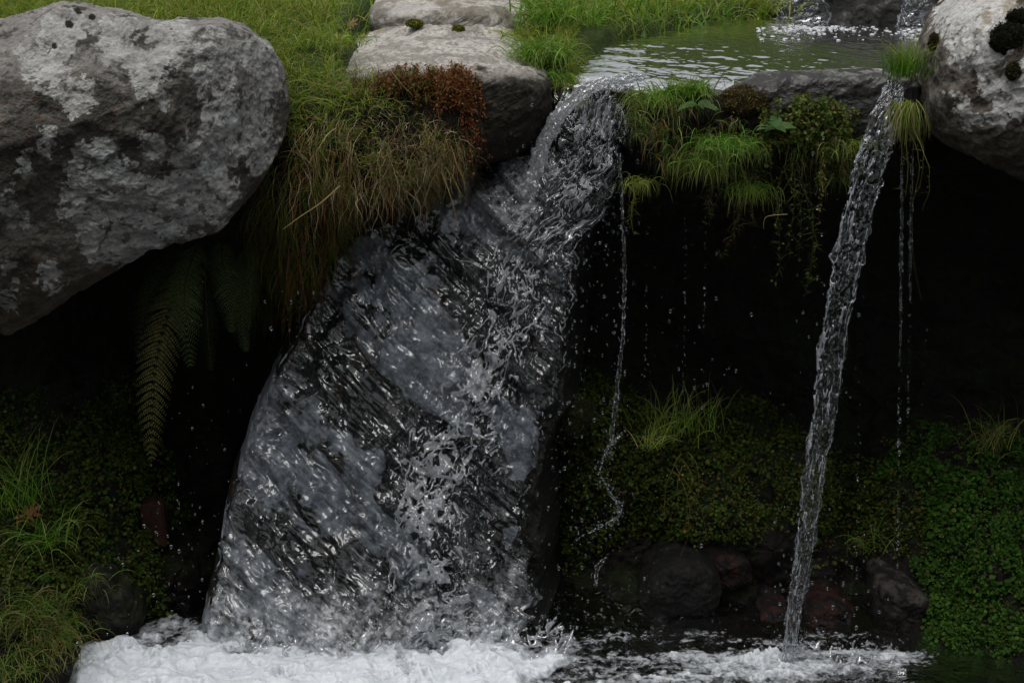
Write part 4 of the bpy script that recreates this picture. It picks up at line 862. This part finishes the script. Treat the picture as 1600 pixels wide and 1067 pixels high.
def trailing(name, px, py, Y, n, length, spreadpx, label, cols, leafsz=.008, nl=40, seed=1, cat='trailing plant', stemc=(.05, .045, .02), T=LEAF, sr=.0012, grassy=0):
    g = np.random.default_rng(seed); e = empty(name, at(px, py, Y)); tag(e, label, cat); sp, lf = [], []
    for k in range(n):
        ox = np.clip(g.normal() * .55, -1.3, 1.3); c = at(px + ox * spreadpx, py + abs(ox) ** 2 * 14 + g.uniform(-14, 16), Y + g.uniform(-.02, .03)); L = length * g.uniform(.45, 1.05); m_ = 14
        P = np.empty((m_, 3)); P[0] = c; d = np.array([g.normal() * .4, -.7, .1])
        for i in range(1, m_): d = unit(d + np.array([0, .09, -.5]) + g.normal(size=3) * .16); P[i] = P[i - 1] + d * L / (m_ - 1)
        v_, f_ = tube(spline(P, 24), np.linspace(sr, sr * .4, 24), 5); sp.append((v_, f_, np.array(stemc)))
        q = spline(P, 0, g.random(nl)); lf.append(leaves(q + g.normal(size=q.shape) * .006, np.tile([0, -1, .5], (nl, 1)), g.uniform(.5, 1.1, nl) * leafsz, cols, g, T, .3, .8))
        if grassy:
            ng = int(grassy); q = spline(P, 0, g.random(ng)); lf.append(blades(q, unit(g.normal(size=(ng, 3)) + np.array([0, -.6, .2])), g.uniform(.015, .05, ng), .0016, .3, .2, 3, palette(ng, cols, .3, g), g))
    V, Fs, C = merge(sp); child(build('stem', V, Fs, M_STRAW, colr=C), e)
    V, Fs, C = merge(lf); child(build('foliage', V, Fs, M_LEAF, colr=C), e); return e
trailing('leafy_plant', 1265, 162, .10, 44, .17, 60, 'bushy small leaved plant cascading over the ledge', [(.06, .10, .02), (.09, .13, .025), (.14, .14, .03)], .017, 60, 71)
trailing('trailing_plant', 1245, 265, .1, 6, .42, 12, 'long trailing stems reaching lowest below the leafy plant', [(.05, .08, .015), (.09, .11, .025)], .012, 16, 72, grassy=55)
trailing('trailing_plant', 1290, 235, .1, 3, .26, 8, 'short yellow leaved trailing stem right of the long one', [(.12, .13, .03), (.16, .14, .04)], .014, 18, 73, grassy=8)
trailing('trailing_plant', 1165, 285, .1, 4, .24, 22, 'brown stemmed trailing grass in the middle under the ledge', [(.05, .07, .015), (.12, .08, .04)], .007, 10, 74, grassy=40)
trailing('trailing_plant', 1110, 280, .1, 3, .20, 12, 'thin trailing grass hanging left under the ledge', [(.05, .07, .015), (.12, .08, .04)], .006, 8, 75, grassy=30)
trailing('trailing_plant', 1420, 190, -.02, 5, .30, 8, 'ribbon like stalks dangling next to the top of the thin fall', [(.08, .09, .02), (.13, .11, .04)], .008, 5, 76, stemc=(.11, .12, .03), sr=.0022, grassy=10)
trailing('trailing_plant', 988, 290, .14, 3, .14, 4, 'yellow green strand hanging beside the long thin trickle', [(.12, .13, .03), (.08, .1, .02)], .006, 6, 77, stemc=(.12, .12, .02), sr=.002, grassy=14)
trailing('trailing_plant', 1065, 715, .22, 6, .34, 22, 'bent yellow stalks hanging from the middle green mound', [(.12, .13, .03), (.08, .1, .02)], .012, 6, 78, stemc=(.14, .11, .03), grassy=8)
trailing('trailing_plant', 465, 380, .18, 7, .42, 25, 'reddish stems trailing down left of the main fall', [(.12, .05, .02), (.06, .07, .015)], .006, 8, 79, stemc=(.12, .05, .025), grassy=6)
trailing('heather_clump', 645, 112, .17, 70, .10, 85, 'rust red and green heathery plants spilling over the middle rock', RUST + [(.12, .17, .03), (.16, .17, .04)], .010, 40, 80, cat='heather', grassy=16)
trailing('heather_clump', 712, 112, .16, 60, .13, 30, 'darker rust red clump at the right end of the middle rock', RUST, .010, 50, 81, cat='heather', grassy=16)
trailing('heather_clump', 735, 170, .15, 10, .20, 10, 'red strands dangling into the hollow under the middle rock', RUST[:3], .008, 40, 82, cat='heather')
# moss on the ledge
def snap(V, px, py):
    a, b = proj(V); m_ = (np.abs(a - px) < 4) & (np.abs(b - py) < 4); q = V[m_]
    return float(q[np.argmin(q[:, 1]), 1]) if len(q) else 0.0
def mossmound(px, py, Y, rx, ry, rz, label, cols, seed, n=5200, name='moss_cushion'):
    g = np.random.default_rng(seed); c = at(px, py, Y); q = g.normal(size=(n, 3)); q = unit(q); q = q[q[:, 2] > -.5]
    P = c + q * np.array([rx, ry, rz]) * (1 + .22 * fbm(q * 2.2, 3, seed)[:, None])
    parts = [leaves(P, q, g.uniform(.003, .0065, len(P)), cols, g, LEAF, .35, .8)]
    V, F_ = ICO2; V = V * (1 + .22 * fbm(V * 2.2, 3, seed)[:, None]); parts.append((c + V * np.array([rx, ry, rz]) * .96, [F_], np.array(cols[0]) * .5))
    V, Fs, C = merge(parts); o = build(name, V, Fs, M_MOSS, colr=C); place(o, c - np.array([0, 0, rz])); return tag(o, label, 'moss')
mossmound(1165, 160, .16, .085, .06, .055, 'brown and yellow moss cushion on the crest between the two falls', [(.05, .035, .012), (.14, .12, .025), (.09, .07, .02)], 91)
mossmound(1070, 150, .25, .08, .05, .03, 'green moss pad under the crest grass tuft', [(.04, .05, .01), (.08, .10, .02)], 92)
mossmound(1576, 62, snap(RV, 1576, 62) + .012, .055, .03, .05, 'black moss patch high on the white lichened boulder', [(.008, .009, .004), (.02, .022, .008)], 93, 4000)
mossmound(1592, 28, snap(RV, 1592, 28) + .01, .035, .03, .025, 'small black moss patch near the top of the white lichened boulder', [(.008, .009, .004), (.02, .022, .008)], 94, 2500)
mossmound(1583, 112, snap(RV, 1583, 112) + .005, .022, .02, .028, 'small olive moss knob below the black moss patch', [(.03, .028, .01), (.05, .045, .015)], 95, 1800)
mossmound(1459, 68, snap(RV, 1459, 68) + .005, .016, .02, .03, 'dark moss knob on the left edge of the white lichened boulder', [(.02, .018, .008), (.04, .035, .012)], 96, 1500)
mossmound(648, 38, .85, .03, .03, .015, 'bright yellow green moss in the crack of the middle rocks', [(.12, .13, .01), (.08, .09, .01)], 97, 1500)
mossmound(716, 46, .85, .022, .02, .013, 'second smaller yellow green moss spot in the same crack', [(.12, .13, .01), (.08, .09, .01)], 98, 1000)
mossmound(880, 650, .32, .11, .08, .09, 'dark green moss hump just right of the main fall', [(.02, .025, .005), (.035, .04, .008)], 99, 7000)
# broad leaved rosettes
def rosette(px, py, Y, n, L, label, seed, jag=0, wid=.35, cols=FRESH):
    g = np.random.default_rng(seed); c = at(px, py, Y); m_ = 15; e = empty('leaf_rosette', c); tag(e, label, 'plant')
    for k in range(n):
        a = g.uniform(0, 2 * np.pi); d = unit(np.array([math.cos(a), math.sin(a) * .6 - .4, .35])); s_ = unit(np.cross(d, [0, -.5, 1])); Lk = L * g.uniform(.6, 1.1); vs = []
        for i in range(m_):
            t = i / (m_ - 1); w_ = wid * Lk * (math.sin(math.pi * t ** .8) ** .8 * .5 + .04) * (1 - (jag * .5 if i % 2 else 0)); p = c + d * Lk * t + np.array([0, 0, -.45 * Lk * t * t])
            vs += [p - s_ * w_ + np.array([0, 0, .012 * w_ / L]), p + np.array([0, 0, -.003]), p + s_ * w_]
        child(build('leaf', np.array(vs), gridf(m_, 3), M_LEAF, colr=np.repeat(palette(1, cols, .2, g), m_ * 3, 0)), e)
    return e
rosette(1090, 165, .10, 12, .075, 'toothed leaf rosette in the grass on the crest', 201, 1.0, .38, [(.05, .10, .025), (.07, .12, .03)])
rosette(1212, 200, .05, 9, .075, 'smooth oval leaves of a plant beside the bushy leafy one', 202, 0, .42, [(.06, .11, .03), (.05, .10, .025)])
rosette(985, 48, 1.2, 8, .14, 'pale broad leaves standing in the far pool bank grass', 203, 0, .3, [(.12, .2, .06)])
# fern
PIN = []
def frond(path, width, seed, colr):
    g = np.random.default_rng(seed); P = spline(np.array([at(*p) for p in path]), 60); T = unit(np.gradient(P, axis=0)); parts = []
    v_, f_ = tube(P, np.linspace(.0025, .0006, 60), 5); parts.append((v_, f_, np.array([.05, .04, .02])))
    vn = unit(np.array([0, -1, .35])); npn = 27
    for i in range(npn):
        t = .06 + .93 * i / npn; k = t * 59; i0 = int(k); p = P[i0] * (1 - (k - i0)) + P[min(i0 + 1, 59)] * (k - i0); tg = T[i0]
        wl = width * math.sin(math.pi * min(1, .18 + t * .82)) ** .7 * (1.08 - t * .35)
        for s_ in (-1, 1):
            sd_ = unit(np.cross(tg, vn)) * s_; d = unit(sd_ + tg * .55 + g.normal(size=3) * .06); nq = max(5, int(wl / .0065)); tt_ = (np.arange(nq) + .5) / nq
            q = p + d[None] * (tt_ * wl)[:, None] + np.array([0, 0, -.25 * wl]) * (tt_ ** 2)[:, None]
            pl = wl * .14 * (1 - tt_ ** 1.6 * .85) + .002
            for s2 in (-1, 1):
                xax = unit(np.cross(vn, d) * s2 + d * .45 + g.normal(size=(nq, 3)) * .08); zax = np.tile(vn, (nq, 1)) + g.normal(size=(nq, 3)) * .15; zax = unit(zax - xax * np.sum(xax * zax, 1)[:, None]); yax = np.cross(zax, xax)
                V, Fs = inst(LEAF[0], LEAF[1], q, xax, yax, zax, pl); parts.append((V, Fs, np.repeat(palette(nq, [colr], .15, g), 9, 0)))
    return merge(parts)
fern = empty('fern', at(280, 380, .25)); tag(fern, 'drooping fern hanging from under the huge boulder', 'fern')
for i, (pth, wd, cc) in enumerate([
    ([(300, 400, .28), (270, 470, .15), (245, 560, .08), (237, 650, .05), (237, 722, .04)], .085, (.11, .11, .035)),
    ([(310, 380, .28), (290, 440, .14), (290, 500, .1), (298, 575, .08)], .075, (.075, .11, .035)),
    ([(345, 375, .3), (350, 420, .2), (358, 470, .15), (362, 520, .13)], .06, (.06, .09, .03)),
    ([(380, 390, .3), (385, 440, .2), (378, 500, .16), (385, 550, .14)], .055, (.05, .08, .026)),
    ([(290, 390, .3), (250, 430, .2), (225, 490, .16), (215, 560, .14)], .06, (.04, .06, .02)),
    ([(320, 385, .3), (322, 460, .2), (325, 520, .16), (330, 580, .14)], .05, (.02, .03, .01))]):
    V, Fs, C = frond(pth, wd, 210 + i, cc); child(build('frond', V, Fs, M_LEAF, colr=C), fern)
# cress on the mounds
CRESS = [(.016, .038, .004), (.025, .050, .005), (.034, .052, .006), (.052, .055, .008)]
def cress(mask, n, label, cols, seed, size=(.0055, .0115)):
    g = np.random.default_rng(seed); clump = .12 + sstep(-.7, .1, fbm(BANK * 7, 3, seed)); R_, N_, _t = sample(mask * clump, n, g)
    R_ = R_ + N_ * (g.random((n, 1)) ** 1.0 * .045 * (1 + perlin(R_ * 12, seed))[:, None])
    V, Fs, C = leaves(R_, N_ * .6 + np.array([0, -.5, .6]), (size[0] + (size[1] - size[0]) * 1.5 * g.random(n) ** 2.2) * (1 + .5 * perlin(R_ * 6, seed + 3)), cols, g, RND, .35, .55)
    return tag(build('watercress', V, Fs, M_CRESS, colr=C), kind='stuff', label=label)
sh = (TK > 12.3)
cn = fbm(BANK * 3.2, 4, 231); low = sstep(1015, 930, BPY + cn * 60)
right_ = BPX + 90 * cn
cress((sh & (TK < 16.8) & (right_ > 1430) & (BPX < 1700)).astype(float) * sstep(680, 780, BPY + cn * 90 + (1600 - BPX) * .1) * sstep(1050, 1000, BPY + cn * 40), 30000, 'dense small leaved green cover on the right bank', [(.018, .056, .006), (.028, .074, .008), (.038, .064, .008)], 221)
cress((sh & (TK < 15.6) & (BPX > 880) & (right_ < 1430)).astype(float) * sstep(600, 700, BPY + cn * 80 - np.interp(BPX, [900, 1000, 1100, 1250, 1440], [0, -20, 10, 55, 90])) * sstep(880, 820, BPY + cn * 90), 27000, 'olive green leafy cover on the middle mounds', CRESS + [(.06, .06, .012)], 222)
cress((sh & (TK < 16.6) & (BPX > -60) & (BPX < 250 + 60 * cn)).astype(float) * sstep(600, 720, BPY + cn * 80) * sstep(1010, 950, BPY + cn * 40), 22000, 'dark green leafy cover on the left bank', CRESS, 223)
R_, N_, _t = sample((sh & (BPX > 880) & (BPX < 1700) & (BPY > 600) & (BPY < 1000)).astype(float) * sstep(.0, .4, fbm(BANK * 5, 3, 241)), 3500)
V, Fs, C = merge([blades(R_, unit(rng.normal(size=R_.shape) * .7 + np.array([0, -.4, .5])), rng.uniform(.03, .10, len(R_)), .0016, .5, .4, 6, palette(len(R_), [(.03, .05, .01), (.06, .06, .02), (.10, .07, .03), (.04, .07, .012)], .3))])
tag(build('bank_grass', V, Fs, M_STRAW, colr=C), kind='stuff', label='sparse thin grass and dead stems through the leafy cover on the right')
# oak leaf
def lobed(px, py, Y, L, label, colr, name='oak_leaf', seed=1):
    Y = snap(BANK, px, py) - .015 if Y is None else Y
    g = np.random.default_rng(seed); c = at(px, py, Y); a = np.linspace(0, 2 * np.pi, 72, endpoint=False); r = .36 + .13 * np.cos(a * 9) + .10 * np.cos(2 * a)
    pts_ = np.stack([np.cos(a) * r * 1.15, np.sin(a) * r, .12 * np.cos(a * 4) * r], 1); mid = pts_ * .5; V = np.concatenate([[[0, 0, .04]], mid, pts_]); n = 72
    Fi = np.array([[0, 1 + i, 1 + (i + 1) % n] for i in range(n)]); Fo = np.array([[1 + i, 1 + n + i, 1 + n + (i + 1) % n, 1 + (i + 1) % n] for i in range(n)])
    X = unit(np.array([.8, .1, .5])); Z = unit(np.array([-.3, -1, .5])); Y_ = unit(np.cross(Z, X)); Z = np.cross(X, Y_)
    V, Fs = inst(V, [Fi, Fo], c[None], X[None], Y_[None], Z[None], L); e = empty(name, c); tag(e, label, 'leaf')
    child(build('blade', V, Fs, M_LEAF, colr=palette(len(V), [colr], .12, g)), e); v_, f_ = tube(np.array([c - X * L * .35, c - X * L * .7 + [0, 0, -.005], c - X * L * .95 + [0, 0, -.015]]), .0013, 5); child(build('stalk', v_, f_, M_STRAW, colr=np.array([.12, .06, .03])), e)
lobed(44, 803, None, .085, 'fallen brown oak leaf lying on the left bank', (.22, .10, .045))
for i, (x, y, lb) in enumerate([(565, 60, 'dry tan leaf against the left end of the middle rock'), (528, 72, 'curled dull brown leaf in the turf left of the middle rock'), (548, 38, 'pale brown leaf in the turf nearest the back rock')]):
    lobed(x, y, None, .05, lb, (.25, .17, .08), 'dry_leaf', 5 + i)
# lone straws
def straw(path, r, label, colr=(.35, .27, .13)):
    P = spline(np.array([at(*p) for p in path]), 40); v_, f_ = tube(P, np.linspace(r, r * .4, 40), 6); o = build('straw', v_, f_, M_STRAW, colr=np.array(colr)); place(o, P[0]); tag(o, label, 'straw')
straw([(532, 290, .02), (500, 318, -.03), (470, 338, -.06), (443, 358, -.08)], .0022, 'thick pale straw sticking out towards the huge boulder')
straw([(1427, 200, .0), (1426, 300, .0), (1427, 400, .02), (1440, 470, .02)], .0007, 'long thin straw dangling right of the thin fall', (.18, .12, .08))
straw([(1230, 335, .0), (1205, 337, -.01), (1195, 342, -.01), (1193, 358, -.01)], .0013, 'short bent straw sticking out of the trailing stems')
straw([(690, 270, .1), (705, 310, .06), (715, 350, .05), (718, 362, .05)], .0012, 'single straw hanging before the top of the main fall')
straw([(600, 95, .15), (622, 125, .1), (645, 150, .08)], .0013, 'straw lying across the red plants on the middle rock')
